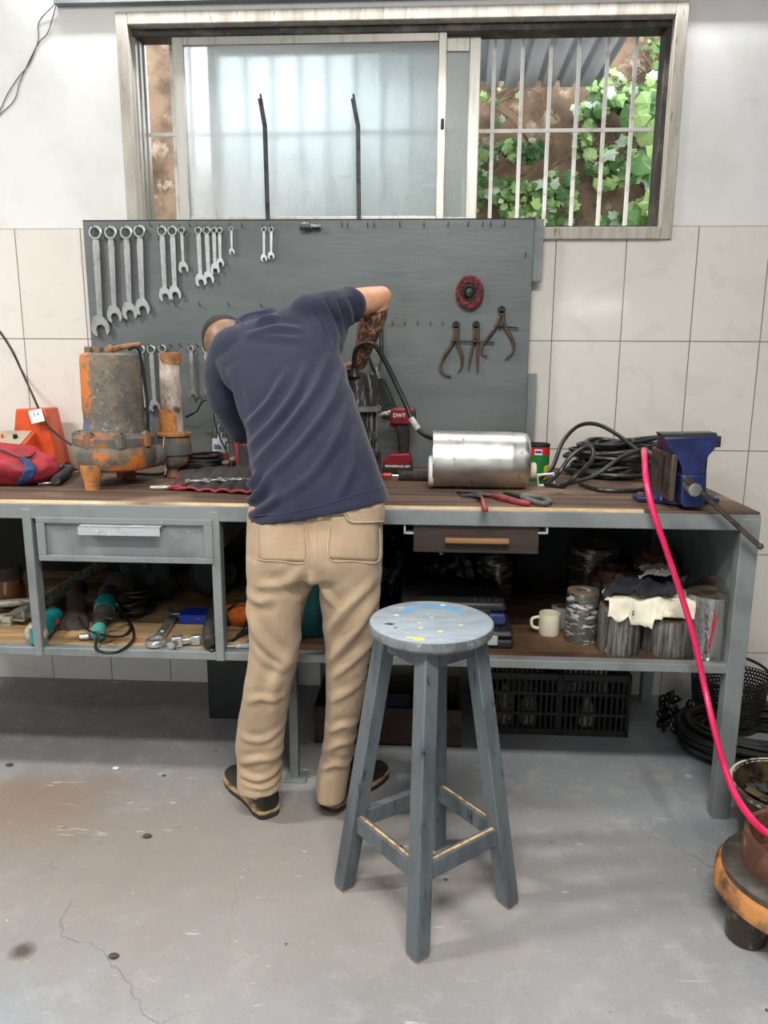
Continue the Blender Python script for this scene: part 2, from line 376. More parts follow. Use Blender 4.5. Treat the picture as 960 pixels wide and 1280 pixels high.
# ---- outside: bars, canopy, stone wall, ivy
GY = D + .135
gr = thing('window_grille', PY(610, 285, GY), 'white painted steel bars fixed outside across the window opening', 'grille')
zt, zb_ = PY(700, 27, GY).z, PY(700, 287, GY).z; zm = PY(700, 164, GY).z
xs = [PY(u, 110, GY).x for u in (617, 652, 687, 722, 757, 792)]
x0 = PY(175, 110, GY).x; x1 = PY(829, 110, GY).x
step = xs[1] - xs[0]; k = xs[0] - step
while k > x0 + .17: xs.append(k); k -= step
xs.append(PY(216, 110, GY).x)
for x in sorted(xs):
    b = MB(); b.bb((x - .007, GY - .007, zb_), (x + .007, GY + .007, zt)); b.build('bar', BARW, gr, bevel=.002)
b = MB()
for x in (x0, x1): b.bb((x - .009, GY - .009, zb_ - .01), (x + .009, GY + .009, zt + .01))
for z in (zt, zb_): b.bb((x0, GY - .009, z - .009), (x1, GY + .009, z + .009))
b.build('outer_frame', BARW, gr, bevel=.002)
b = MB(); b.bb((x0, GY - .013, zm - .007), (x1, GY - .007, zm + .007)); b.build('crossbar', BARW, gr, bevel=.002)
OY = 4.25
STONE = mat('earthy_stone_wall', (150, 124, 100), .95, c2=(96, 78, 62), s2=5, t2=(.42, .62), c3=(196, 176, 150), s3=11, t3=(.55, .68), b=1.0, bs=14)
def outer(u, v):
    x = -2.6 + 5.2 * u; z = -.1 + 3.9 * v
    top = 3.6 if (x < -1.35 or x > -.05) else 2.42  # unseen dip in the middle, added so sky whitens the frosted pane
    n = noise.fractal(V((x * 2.3, z * 2.3, 3)), 1, 2, 5) * .05 + noise.fractal(V((x * 9, z * 9, 7)), 1, 2, 3) * .014
    return V((x, OY + .1 - n, min(z, top + .06 * noise.noise(V((x * 3, 0, 0))))))
b = MB(); b.grid(outer, 150, 110); tag(b.build('retaining_wall_exterior', STONE, solid=.05), kind='structure')
b = MB(); b.bb((-3, D + .15, -.12), (3, OY + .2, -.02)); tag(b.build('ground_exterior', STONE), kind='structure')
t = NT('canopy_sheet'); t.n.remove(t.p); a_ = t.n.new('ShaderNodeBsdfTranslucent'); a_.inputs[0].default_value = lin((200, 204, 206)); c_ = t.n.new('ShaderNodeBsdfDiffuse'); c_.inputs[0].default_value = lin((190, 192, 194)); x_ = t.n.new('ShaderNodeMixShader'); x_.inputs[0].default_value = .70; t.link(a_.outputs[0], x_.inputs[1]); t.link(c_.outputs[0], x_.inputs[2]); t.link(x_.outputs[0], t.out.inputs['Surface']); CAN = t.m
def canopy():
    b = MB(); pr = []
    xa, xb = PY(470, 108, 4.1).x, PY(747, 109, 4.1).x
    n = 12; w = (xb - xa) / n
    for i in range(n):
        x = xa + i * w
        pr += [(x, 0), (x + w * .62, 0), (x + w * .68, .03), (x + w * .95, .03)]
    pr.append((xb, 0))
    zf = PY(670, 109, 4.1).z; sl = math.tan(math.radians(4.2))
    r = [[V((x + (Y - 4.1) * .05, Y, zf + dz + (Y - 4.1) * sl)) for x, dz in pr] for Y in (D + .16, 4.1)]
    b.loft(r, False, False)
    return b.build('corrugated_canopy_outside', CAN, solid=.003, smooth=20)
tag(canopy(), 'grey corrugated metal canopy sheet outside above the barred opening', 'canopy')
def leaf_mat(name, a, b_, sc=5):
    t = NT(name); c = t.mix(t.ramp(t.noise(sc, 3, .5), .35, .65), lin(a), lin(b_)); t.link(c, t.p.inputs['Base Color'])
    t.p.inputs['Roughness'].default_value = .45; t.p.inputs['Subsurface Weight'].default_value = 0
    return t.m
IVY = [leaf_mat('ivy_leaf', (92, 132, 62), (52, 92, 40)), leaf_mat('ivy_leaf_light', (170, 196, 120), (110, 150, 78)), leaf_mat('ivy_leaf_pale', (205, 218, 200), (150, 178, 140))]
LEAF = [(0, -.5), (.18, -.42), (.46, -.28), (.36, -.08), (.5, .16), (.24, .18), (.0, .55), (-.24, .18), (-.5, .16), (-.36, -.08), (-.46, -.28), (-.18, -.42)]
def leaves(bm_, P, s, mi, r):
    n = V((r.uniform(-.6, .6), -1, r.uniform(-.1, .8)))
    M = TM(P, n, (r.uniform(-1, 1), 0, r.uniform(-.6, .6)))
    c = bm_.verts.new(M @ V((0, 0, .12 * s)))
    vs_ = [bm_.verts.new(M @ V((a * s, q * s, -.05 * s * abs(a)))) for a, q in LEAF]
    for i in range(len(vs_)):
        f = bm_.faces.new((c, vs_[i], vs_[(i + 1) % len(vs_)])); f.material_index = mi
def ivy(name, label, regions, seed):
    r = random.Random(seed); b = MB()
    for (xa, ya, xb, yb, n, s0, s1, Y) in regions:
        for _ in range(n):
            x, y = r.uniform(xa, xb), r.uniform(ya, yb)
            if noise.noise(V((x * .022, y * .022, seed))) < -.08: continue
            P = PY(x, y, Y - r.uniform(0, .1)); leaves(b.bm, P, r.uniform(s0, s1), r.choice((0, 0, 0, 1, 1, 2)), r)
    return tag(b.build(name, IVY, smooth=0), label, 'ivy', kind='stuff')
ivy('ivy_foliage', 'green ivy leaves climbing the stone wall, low behind the left window bars', [(585, 175, 690, 300, 420, .03, .075, OY), (640, 215, 720, 300, 170, .03, .08, OY), (590, 105, 650, 165, 16, .03, .06, OY), (360, 230, 590, 320, 200, .04, .08, OY)], 3)
ivy('ivy_foliage', 'broad pale green ivy leaves crowding the wall behind the rightmost window bars', [(720, 100, 760, 180, 130, .03, .075, OY), (750, 110, 850, 300, 420, .04, .09, OY - .02), (790, 110, 850, 300, 60, .09, .17, OY - .2), (805, 30, 850, 110, 90, .03, .07, OY), (720, 180, 760, 215, 40, .04, .07, OY), (765, 85, 800, 120, 20, .03, .06, OY)], 8)
VINE = mat('vine_stem', (140, 112, 84), .9, c2=(98, 76, 56), s2=20)
b = MB(); r = random.Random(5)
for i in range(26):
    x, y = r.uniform(590, 840), r.uniform(100, 280); pts = []
    for k in range(7):
        pts.append(PY(x, y, OY - .02 - r.uniform(0, .03))); x += r.uniform(-20, 26); y -= r.uniform(2, 22)
    b.tube(sp(pts, 4), r.uniform(.003, .008), 5)
tag(b.build('vine_stems', VINE), 'thin brown vine stems creeping over the stone wall behind the bars', 'vine', kind='stuff')
# ---------------------------------------------------------------- workbench
YF, ZB, YBK = 2.12, .957, 2.965            # front face, top surface, back edge
ZS = .497                                   # lower shelf surface
BXL, BXR = -1.95, PY(953, 637, YF).x
def wood_mat(name, a, b_, c_, rough=.7, st=(.6, 9, 9)):
    t = NT(name)
    c = t.mix(t.ramp(t.noise(3, 7, .65, stretch=st, dist=.4), .38, .62), lin(a), lin(b_))
    c = t.mix(t.ramp(t.noise(2.2, 6, .6), .52, .66), c, lin(c_))
    t.link(c, t.p.inputs['Base Color']); t.p.inputs['Roughness'].default_value = rough
    t.bump(t.noise(5, 6, .6, stretch=st), .3, .004); return t.m
TOPW = wood_mat('bench_wood', (108, 84, 66), (66, 50, 40), (142, 116, 94))
RAWW = wood_mat('raw_wood_edge', (214, 190, 150), (176, 146, 108), (120, 94, 70), st=(1.2, 9, 9))
SHELFW = wood_mat('shelf_wood', (186, 154, 112), (124, 94, 62), (92, 68, 46))
SHELFD = wood_mat('dark_shelf_wood', (92, 66, 44), (58, 40, 28), (112, 84, 58))
DRAWW = wood_mat('dark_drawer_wood', (62, 46, 37), (40, 30, 25), (74, 56, 46))
HANDW = wood_mat('handle_wood', (146, 104, 66), (108, 74, 46), (168, 126, 86))
bench = thing('workbench', ((BXL + BXR) / 2, YF, 0), 'long grey steel workbench with wooden top, drawers and lower shelf against the tiled wall', 'workbench')
b = MB(); y = YF + .012
ys = [YF, YF + .30, YF + .57, YBK]
for i in range(3):
    b.bb((BXL, ys[i] + (.021 if i == 0 else .002), ZB - .018), (BXR - .004, ys[i + 1] - .002, ZB))
b.bb((PY(806, 637, YF).x + .001, YF + .002, ZB - .0068), (BXR - .004, YF + .0205, ZB))
b.build('bench_top', TOPW, bench, bevel=.001)
b = MB(); rr = random.Random(2); pts = []
n = 90; XE = PY(806, 637, YF).x
for i in range(n + 1):
    x = BXL + (XE - BXL) * i / n; pts.append((x, YF + .002 + rr.uniform(0, .006)))
b.loft([[V((x, yy, ZB - .0068)), V((x, YF + .0205, ZB - .0068)), V((x, YF + .0205, ZB + .0006)), V((x, yy + .004, ZB + .0006))] for x, yy in pts])
b.build('worn_front_edge', RAWW, bench, smooth=0)
zt, zl = ZB - .0185, PY(480, 656, YF).z
b = MB(); b.bb((BXL, YF, zl), (BXR, YF + .020, ZB - .007)); b.build('front_rail', GREY, bench, bevel=.003)
b = MB(); b.bb((BXR - .035, YF + .035, zl), (BXR, YBK, zt)); b.build('end_rail', GREY, bench, bevel=.003)
sb, st = .470, .4975
b = MB(); b.bb((BXL, YF + .004, sb), (BXR - .045, YF + .04, st)); b.build('shelf_rail', GREY, bench, bevel=.003)
xm = PY(300, 822, YF).x
b = MB()
for ya, yb in ((YF + .04, YF + .30), (YF + .304, YF + .56), (YF + .564, YBK)): b.bb((BXL, ya, ZS - .02), (xm, yb, ZS))
b.build('pale_shelf_board', SHELFW, bench, bevel=.002)
b = MB()
for ya, yb in ((YF + .04, YF + .30), (YF + .304, YF + .56), (YF + .564, YBK)): b.bb((xm + .002, ya, ZS - .02), (BXR - .045, yb, ZS))
b.build('dark_shelf_board', SHELFD, bench, bevel=.002)
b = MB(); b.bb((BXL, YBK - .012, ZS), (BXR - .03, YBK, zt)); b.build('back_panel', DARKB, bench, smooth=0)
xw = .038
for i, (u0, v0, u1, v1, full) in enumerate(((35, 660, 48, 820, 0), (270, 660, 274, 822, 0), (941, 700, 921, 950, 1))):
    x = (PY(u0, v0, YF).x + PY(u1, v1, YF).x) / 2
    if full: x = BXR - .026
    w = .052 if full else xw * .72
    b = MB(); b.bb((x - w / 2, YF - .002, 0 if full else sb), (x + w / 2, YF + .04, zt + (0 if full else -.004))); b.build('upright' if not full else 'leg', GREY, bench, bevel=.003)
for x, y in ((-.36, YF + .14),):
    pass
p = PZ(368, 975, 0)
b = MB(); b.bb((p.x - .014, p.y, 0), (p.x + .014, p.y + .03, sb + .01)); b.bb((p.x - .035, p.y - .02, 0), (p.x + .04, p.y + .05, .006)); b.build('leg', GREY, bench, bevel=.002)
for x in (BXR - .026, -.4, BXL + .03):
    b = MB(); b.bb((x - .02, YBK - .05, 0), (x + .02, YBK - .012, zt)); b.build('leg', GREY, bench, bevel=.002)
b = MB(); b.bb((BXR - .045, YF + .04, ZS - .02), (BXR - .038, YBK, zt)); b.build('end_panel', GREY, bench, smooth=0)
# grey steel drawer
x0, z1 = PY(44, 647, YF - .004).x, PY(150, 648, YF - .004).z; x1, z0 = PY(267, 700, YF - .004).x, PY(150, 703, YF - .004).z
b = MB(); yf = YF - .006; fw = .026
b.bb((x0, yf, z0), (x1, yf + .012, z0 + .018)); b.bb((x0, yf, z1 - .018), (x1, yf + .012, z1)); b.bb((x0, yf, z0 + .018), (x0 + fw, yf + .012, z1 - .018)); b.bb((x1 - fw, yf, z0 + .018), (x1, yf + .012, z1 - .018))
b.bb((x0 + .004, yf + .012, z0 + .004), (x1 - .004, yf + .016, z1 - .004)); b.bb((x0 + .01, yf + .016, z0 + .01), (x1 - .01, YF + .5, z0 + .016))
b.bb((x0 + .01, yf + .016, z0 + .01), (x0 + .016, YF + .5, z1 - .02)); b.bb((x1 - .016, yf + .016, z0 + .01), (x1 - .01, YF + .5, z1 - .02))
dr = b.build('steel_drawer', GREY, bench, bevel=.002)
PALE = mat('pale_grey_paint', (170, 174, 173), .4, c2=(140, 144, 143), s2=20, t2=(.55, .7), c3=(210, 212, 211), s3=40)
ha, hb = PY(98, 657, yf - .02), PY(201, 670, yf - .02)
b = MB(); b.bb((ha.x, yf - .028, hb.z), (hb.x, yf - .024, ha.z)); b.bb((ha.x, yf - .028, ha.z - .003), (hb.x, yf, ha.z)); h_ = b.build('angle_handle', PALE, dr, bevel=.001); h_['label'] = 'pale grey angle-iron handle'
# dark wooden drawer hung under the rail
yd = YF + .012
x0, z1 = PY(517, 653, yd).x, PY(600, 652, yd).z; x1, z0 = PY(673, 690, yd).x, PY(600, 691.5, yd).z
b = MB(); b.bb((x0, yd, z0), (x1, yd + .018, z1)); b.bb((x0 + .006, yd + .018, z0 + .004), (x0 + .018, yd + .5, z1 - .004)); b.bb((x1 - .018, yd + .018, z0 + .004), (x1 - .006, yd + .5, z1 - .004)); b.bb((x0 + .018, yd + .018, z0 + .004), (x1 - .018, yd + .5, z0 + .012))
dw = b.build('wooden_drawer', DRAWW, bench, bevel=.002); dw['label'] = 'dark brown wooden drawer front'
a, c = PY(556, 673, yd - .02), PY(637, 681, yd - .02)
b = MB(); b.bb((a.x, yd - .022, c.z), (c.x, yd, a.z)); b.build('pull_bar', HANDW, dw, bevel=.004)
for u in (506, 684):
    q = PY(u, 656, YF + .012); s_ = 1 if u > 600 else -1
    b = MB(); b.bb((q.x - .0025, YF + .006, q.z - .026), (q.x + .0025, YF + .45, q.z)); b.bb((q.x, YF + .006, q.z - .026), (q.x - s_ * .026, YF + .45, q.z - .022)); b.build('drawer_runner', PALE, bench, smooth=0)
# ---------------------------------------------------------------- pegboard
PYB = 2.915                                  # its front face
peg = thing('pegboard', PY(385, 583, PYB), 'large grey-painted tool board standing at the back of the bench under the window', 'tool board')
tl, trp = PY(103, 275, PYB), PY(668, 275, PYB); br = PY(656, 560, PYB)
X0, X1 = tl.x, (trp.x + br.x) / 2; ZT = (tl.z + trp.z) / 2
b = MB(); b.bb((X0, PYB, ZB), (X1, PYB + .016, ZT)); b.build('board', PEG, peg, bevel=.002)
b = MB(); b.bb((X0, PYB - .001, ZT), (X1 + .004, PYB + .02, ZT + .003)); b.build('top_edge', BLACK, peg, smooth=0)
for (ua, va, ub, vb) in ((670, 274, 679.5, 352), (657, 467, 669, 592)):
    a, c = PY(ua, va, PYB + .018), PY(ub, vb, PYB + .018)
    xe = (PY(679, 300, PYB + .018).x if va < 300 else PY(669, 520, PYB + .018).x)
    b = MB(); b.bb((X1 + .005, PYB + .016, max(c.z, ZB)), (xe, PYB + .022, a.z)); b.bb((X1 - .03, PYB + .016, max(c.z, ZB)), (X1 + .005, PYB + .022, a.z)); b.build('side_strip', GREY, peg, bevel=.001)
DSTEEL = mat('dark_steel', (62, 62, 62), .45, .6, c2=(40, 38, 36), s2=20)
for (ua, va, ub, vb, uc, vc) in ((325, 123, 331, 156, 336, 275), (441, 123, 447.5, 156, 453, 275)):
    Yb = D - .035
    b = MB(); A, B_, C_ = PY(ua, va, Yb), PY(ub, vb, Yb), PY(uc, vc, Yb); C_ = V((B_.x + .004, Yb, ZT - .12))
    b.bar(A, B_ + V((0, 0, -.004)), .016, .008, (0, 1, 0)); b.bar(B_, C_, .016, .008, (0, 1, 0)); b.cyl(A + V((.004, 0, 0)), A + V((.002, -.002, .014)), .004, seg=8)
    b.bb((C_.x - .01, PYB + .016, C_.z), (C_.x + .01, Yb + .004, C_.z + .02)); b.build('stay_bar', DSTEEL, peg, bevel=.001)
NAIL = mat('nail_steel', (92, 92, 90), .35, .8)
def hook(x, y, kind=0):
    p = PY(x, y, PYB); b = MB()
    b.tube([p + V((0, .005, 0)), p + V((0, -.016, .0)), p + V((0, -.024, .003)), p + V((0, -.027, .012))] if kind == 0 else [p + V((0, .005, 0)), p + V((0, -.02, .004))], .0018 if kind == 0 else .0022, 6)
    if kind: b.cyl(p + V((0, -.02, .004)), p + V((0, -.022, .004)), .0045, seg=8)
    b.build('hook', NAIL, peg)
WR = [  # ring x,y ; jaw x,y ; ring radius px ; jaw half width px ; shank px ; label
 (119.5, 291, 126, 409, 9, 12, 9, 'largest combination wrench, first from the left on the tool board'),
 (138.5, 291, 143.5, 394, 8.5, 10, 8, 'big combination wrench, second from the left on the tool board'),
 (158, 291, 162.5, 390, 8.5, 10, 8, 'big combination wrench, third from the left in the top row of the tool board'),
 (174.5, 289.5, 178.5, 385, 8, 9.5, 8, 'big combination wrench, fourth from the left beside an empty hook'),
 (202.5, 289, 206.5, 369, 6.5, 8, 7, 'medium wrench, left one of the two that hang just right of the four big ones'),
 (215.5, 289, 219, 367, 6.5, 8, 7, 'medium wrench, right one of the two that hang just right of the four big ones'),
 (227, 288, 229.5, 335, 4.5, 6.5, 4.5, 'short wrench hanging alone right of the two medium wrenches'),
 (248, 288.5, 251, 351, 5, 7, 6, 'longest and leftmost wrench of the four-piece cluster near the middle of the top row'),
 (258.5, 288.5, 261, 348, 5, 7, 6, 'second wrench from the left in the four-piece cluster of the top row'),
 (267.5, 288, 269, 337, 4, 6, 5, 'third wrench from the left in the four-piece cluster of the top row'),
 (274.5, 288, 275.5, 329, 4, 5, 4.5, 'shortest and rightmost wrench of the four-piece cluster in the top row'),
 (289, 286, 290, 315, 3, 3.6, 3, 'tiny wrench hanging alone right of the four-piece cluster'),
 (330, 287, 330, 323, 3.5, 4.2, 3.5, 'left one of the last two small wrenches in the top row below the stay bar'),
 (339, 287, 339, 320, 3.5, 4.2, 3.5, 'right one of the last two small wrenches in the top row below the stay bar'),
 (176, 437, 181, 511, 6, 7, 6, 'wrench in the lower row mostly hidden behind the big rusty pump'),
 (189, 437, 194, 508, 5.8, 7, 6, 'wrench in the lower row between the big rusty pump and the upright pipe'),
 (203, 436, 207, 500, 5.5, 6.5, 5.5, 'wrench in the lower row hidden behind the upright rusty pipe'),
 (238.5, 436, 241.5, 494, 4.3, 5.5, 5, 'wrench hanging alone in the lower row between the pipe and the man'),
 (257, 437, 260, 490, 4, 5, 4.5, 'wrench in the lower row half hidden behind the head of the man'),
]
CHROME = mat('satin_chrome', (205, 204, 200), .3, .85, c2=(176, 174, 168), s2=30, t2=(.5, .65), b=.05)
def wrench(P, Q, rr, jw, sw, label, name='combination_wrench', group='wrenches hanging on the tool board', nrm=(0, -1, 0), th=None, m=None):
    """P ring centre, Q jaw centre, on a plane with normal nrm"""
    P, Q, n = V(P), V(Q), V(nrm).normalized(); L = (Q - P).length; dn = (Q - P).normalized(); x = dn.cross(n).normalized()
    Mx = Matrix((x, dn, x.cross(dn))).transposed().to_4x4(); Mx.translation = P
    t = th or rr * .55; b = MB()
    b.lathe([(rr * .64, -t / 2), (rr * .9, -t / 2), (rr, -t * .25), (rr, t * .25), (rr * .9, t / 2), (rr * .64, t / 2), (rr * .56, 0)], Mx, 22, False)
    T2 = Matrix.Translation((0, 0, -t * .3))
    b.prism([(-sw * .42, rr * .86), (sw * .42, rr * .86), (sw * .5, rr * 1.8), (sw * .40, L - jw * 1.1), (-sw * .40, L - jw * 1.1), (-sw * .5, rr * 1.8)], t * .6, Mx @ T2)
    b.prism([(-sw * .2, rr * 2.2), (sw * .2, rr * 2.2), (sw * .16, L - jw * 1.8), (-sw * .16, L - jw * 1.8)], t * .12, Mx @ Matrix.Translation((0, 0, t * .29)))
    a = math.radians(12); ca, sa = math.cos(a), math.sin(a)
    op = [(-.40, -1.25), (.40, -1.25), (.82, -.62), (1.0, .0), (.92, .52), (.62, .88), (.46, .80), (.46, .10), (.22, -.22), (-.22, -.22), (-.46, .10), (-.46, .88), (-.60, .98), (-.92, .55), (-1.0, .0), (-.82, -.62)]
    b.prism([((px_ * ca - py_ * sa) * jw, L + (px_ * sa + py_ * ca) * jw) for px_, py_ in op], t * .8, Mx @ Matrix.Translation((0, 0, -t * .4)))
    return tag(b.build(name, m or CHROME, bevel=.0008, seg=1), label, 'wrench', group)
for (u, v, u2, v2, r_, j_, s_, lab) in WR:
    Yw = PYB - .017; P, Q = PY(u, v, Yw), PY(u2, v2, Yw); k = mpp(P)
    wrench(P, Q, r_ * k, j_ * k, s_ * k, lab)
    hook(u, v - r_ * .5)
for u, v in ((190, 283), (201, 302), (239, 283), (304, 284), (221, 382), (251, 382), (287, 382), (328, 384), (435, 284), (428, 283), (460, 284), (468, 283), (500, 283), (530, 283), (560, 283), (585, 282), (603, 282), (613, 282), (630, 282), (656, 320), (215, 433), (227, 433), (248, 433), (146, 434), (160, 434)): hook(u, v)
for u, v in ((491, 404), (506, 404), (522, 404), (538, 404), (553, 404)): hook(u, v, 1)
# chuck nozzle at the top, red flap wheel, three calipers, black strap
p = PY(388, 283, PYB - .02); k = mpp(p)
b = MB(); b.lathe([(.001, 0), (4 * k, 0), (5.5 * k, 5 * k), (5.5 * k, 11 * k), (3.2 * k, 13 * k), (3.2 * k, 23 * k), (2 * k, 26 * k)], TM(p + V((-13 * k, 0, .001)), (1, 0, -.05)), 14)
tag(b.build('air_nozzle', mat('gunmetal', (120, 120, 118), .3, .8, c2=(50, 50, 50), s2=60)), 'small metal air nozzle lying on a hook at the top edge of the tool board', 'nozzle')
hook(380, 285); hook(396, 285)
p = PY(587, 366, PYB - .012); k = mpp(p)
REDABR = mat('red_abrasive', (108, 44, 46), .95, c2=(70, 30, 32), s2=60, t2=(.45, .55), c3=(150, 84, 82), s3=90, t3=(.58, .62), b=.8, bs=120)
fw_ = thing('flap_wheel', p, 'round dark red abrasive flap wheel hanging at the right of the tool board', 'grinding wheel')
b = MB(); Mx = TM(p + V((0, .011, 0)), (0, -1, 0)); b.lathe([(9 * k, 0), (16 * k, 0), (17.5 * k, .006), (17.5 * k, .018), (15.5 * k, .024), (10.5 * k, .023), (9 * k, .018)], Mx, 40, False, sq=1.2, wob=.02)
b.build('abrasive_ring', REDABR, fw_)
b = MB(); b.lathe([(9.6 * k, .004), (9.6 * k, .012), (7.5 * k, .014), (4.5 * k, .008), (4.5 * k, .016), (1.8 * k, .018), (.001, .018)], Mx, 24, True, sq=1.2); b.build('hub', DSTEEL, fw_)
hook(587, 363)
RUSTY = mat('rusty_brown_steel', (98, 80, 68), .6, .5, c2=(70, 56, 48), s2=20, c3=(140, 116, 98), s3=40)
def caliper(top, legs, bolt, lab, kind):
    Yc = PYB - .012; root = thing('outside_caliper' if kind else 'divider_caliper', PY(top[0], top[1] + 60, Yc), lab, 'caliper', None)
    p = PY(top[0], top[1], Yc); k = mpp(p)
    b = MB(); b.cyl(p + V((0, .008, 0)), p + V((0, -.006, 0)), 4.6 * k, seg=16); b.box(p + V((0, -.002, -5 * k)), (5 * k, .008, 7 * k)); b.build('spring_pivot', BLACK, root, bevel=.001)
    for pts in legs:
        b = MB(); P = sp([PY(u, v, Yc) for u, v in pts], 6); n = len(P)
        b.tube(P, [(2.6 - 1.4 * (i / (n - 1)) ** 2) * k for i in range(n)], 7); b.build('leg', RUSTY, root)
    if bolt:
        b = MB(); A, B_ = PY(bolt[0], bolt[1], Yc - .003), PY(bolt[2], bolt[3], Yc - .003); b.cyl(A, B_, 1.0 * k, seg=8); m_ = A.lerp(B_, .12); b.cyl(m_, m_.lerp(B_, .16), 3 * k, seg=10); b.build('adjusting_screw', DSTEEL, root)
    hook(top[0], top[1] - 1)
caliper((570, 406), [[(569, 410), (566, 428), (556, 444), (550, 458), (554, 467), (564, 471)], [(572, 410), (572, 428), (577, 444), (577, 458), (573, 465)]], (563, 426, 588, 427), 'rounded outside caliper, leftmost of the three hanging on the tool board', 1)
caliper((595, 406), [[(593.5, 410), (591.5, 428), (588, 446), (586, 462)], [(597, 410), (597, 428), (597, 446), (597, 466)]], (588, 426.5, 618, 428), 'straight-legged divider, middle one of the three calipers on the tool board', 0)
caliper((627, 387), [[(625, 392), (621, 406), (610, 422), (603, 432), (603, 441), (609, 446)], [(629, 392), (631, 408), (640, 424), (642, 436), (638, 444), (632, 449)]], (620, 407, 648, 410), 'wide-open outside caliper, rightmost and highest of the three on the tool board', 1)
b = MB(); A = PY(476, 405, PYB - .006)
b.tube([PY(475, 404, PYB - .006), PY(475, 430, PYB - .006), PY(476, 452, PYB - .006)], .0028, 6); b.tube([PY(478, 404, PYB - .006), PY(478.5, 430, PYB - .006), PY(478, 450, PYB - .006)], .0028, 6)
b.tube([PY(475, 404, PYB - .006), PY(476.5, 402.5, PYB - .008), PY(478, 404, PYB - .006)], .0028, 6)
RUB = mat('black_rubber', (26, 26, 27), .45, c2=(36, 36, 36), s2=14); tag(b.build('hanging_strap', RUB), 'black folded strap hanging on the tool board beside the tattooed forearm', 'strap'); hook(476.5, 403)
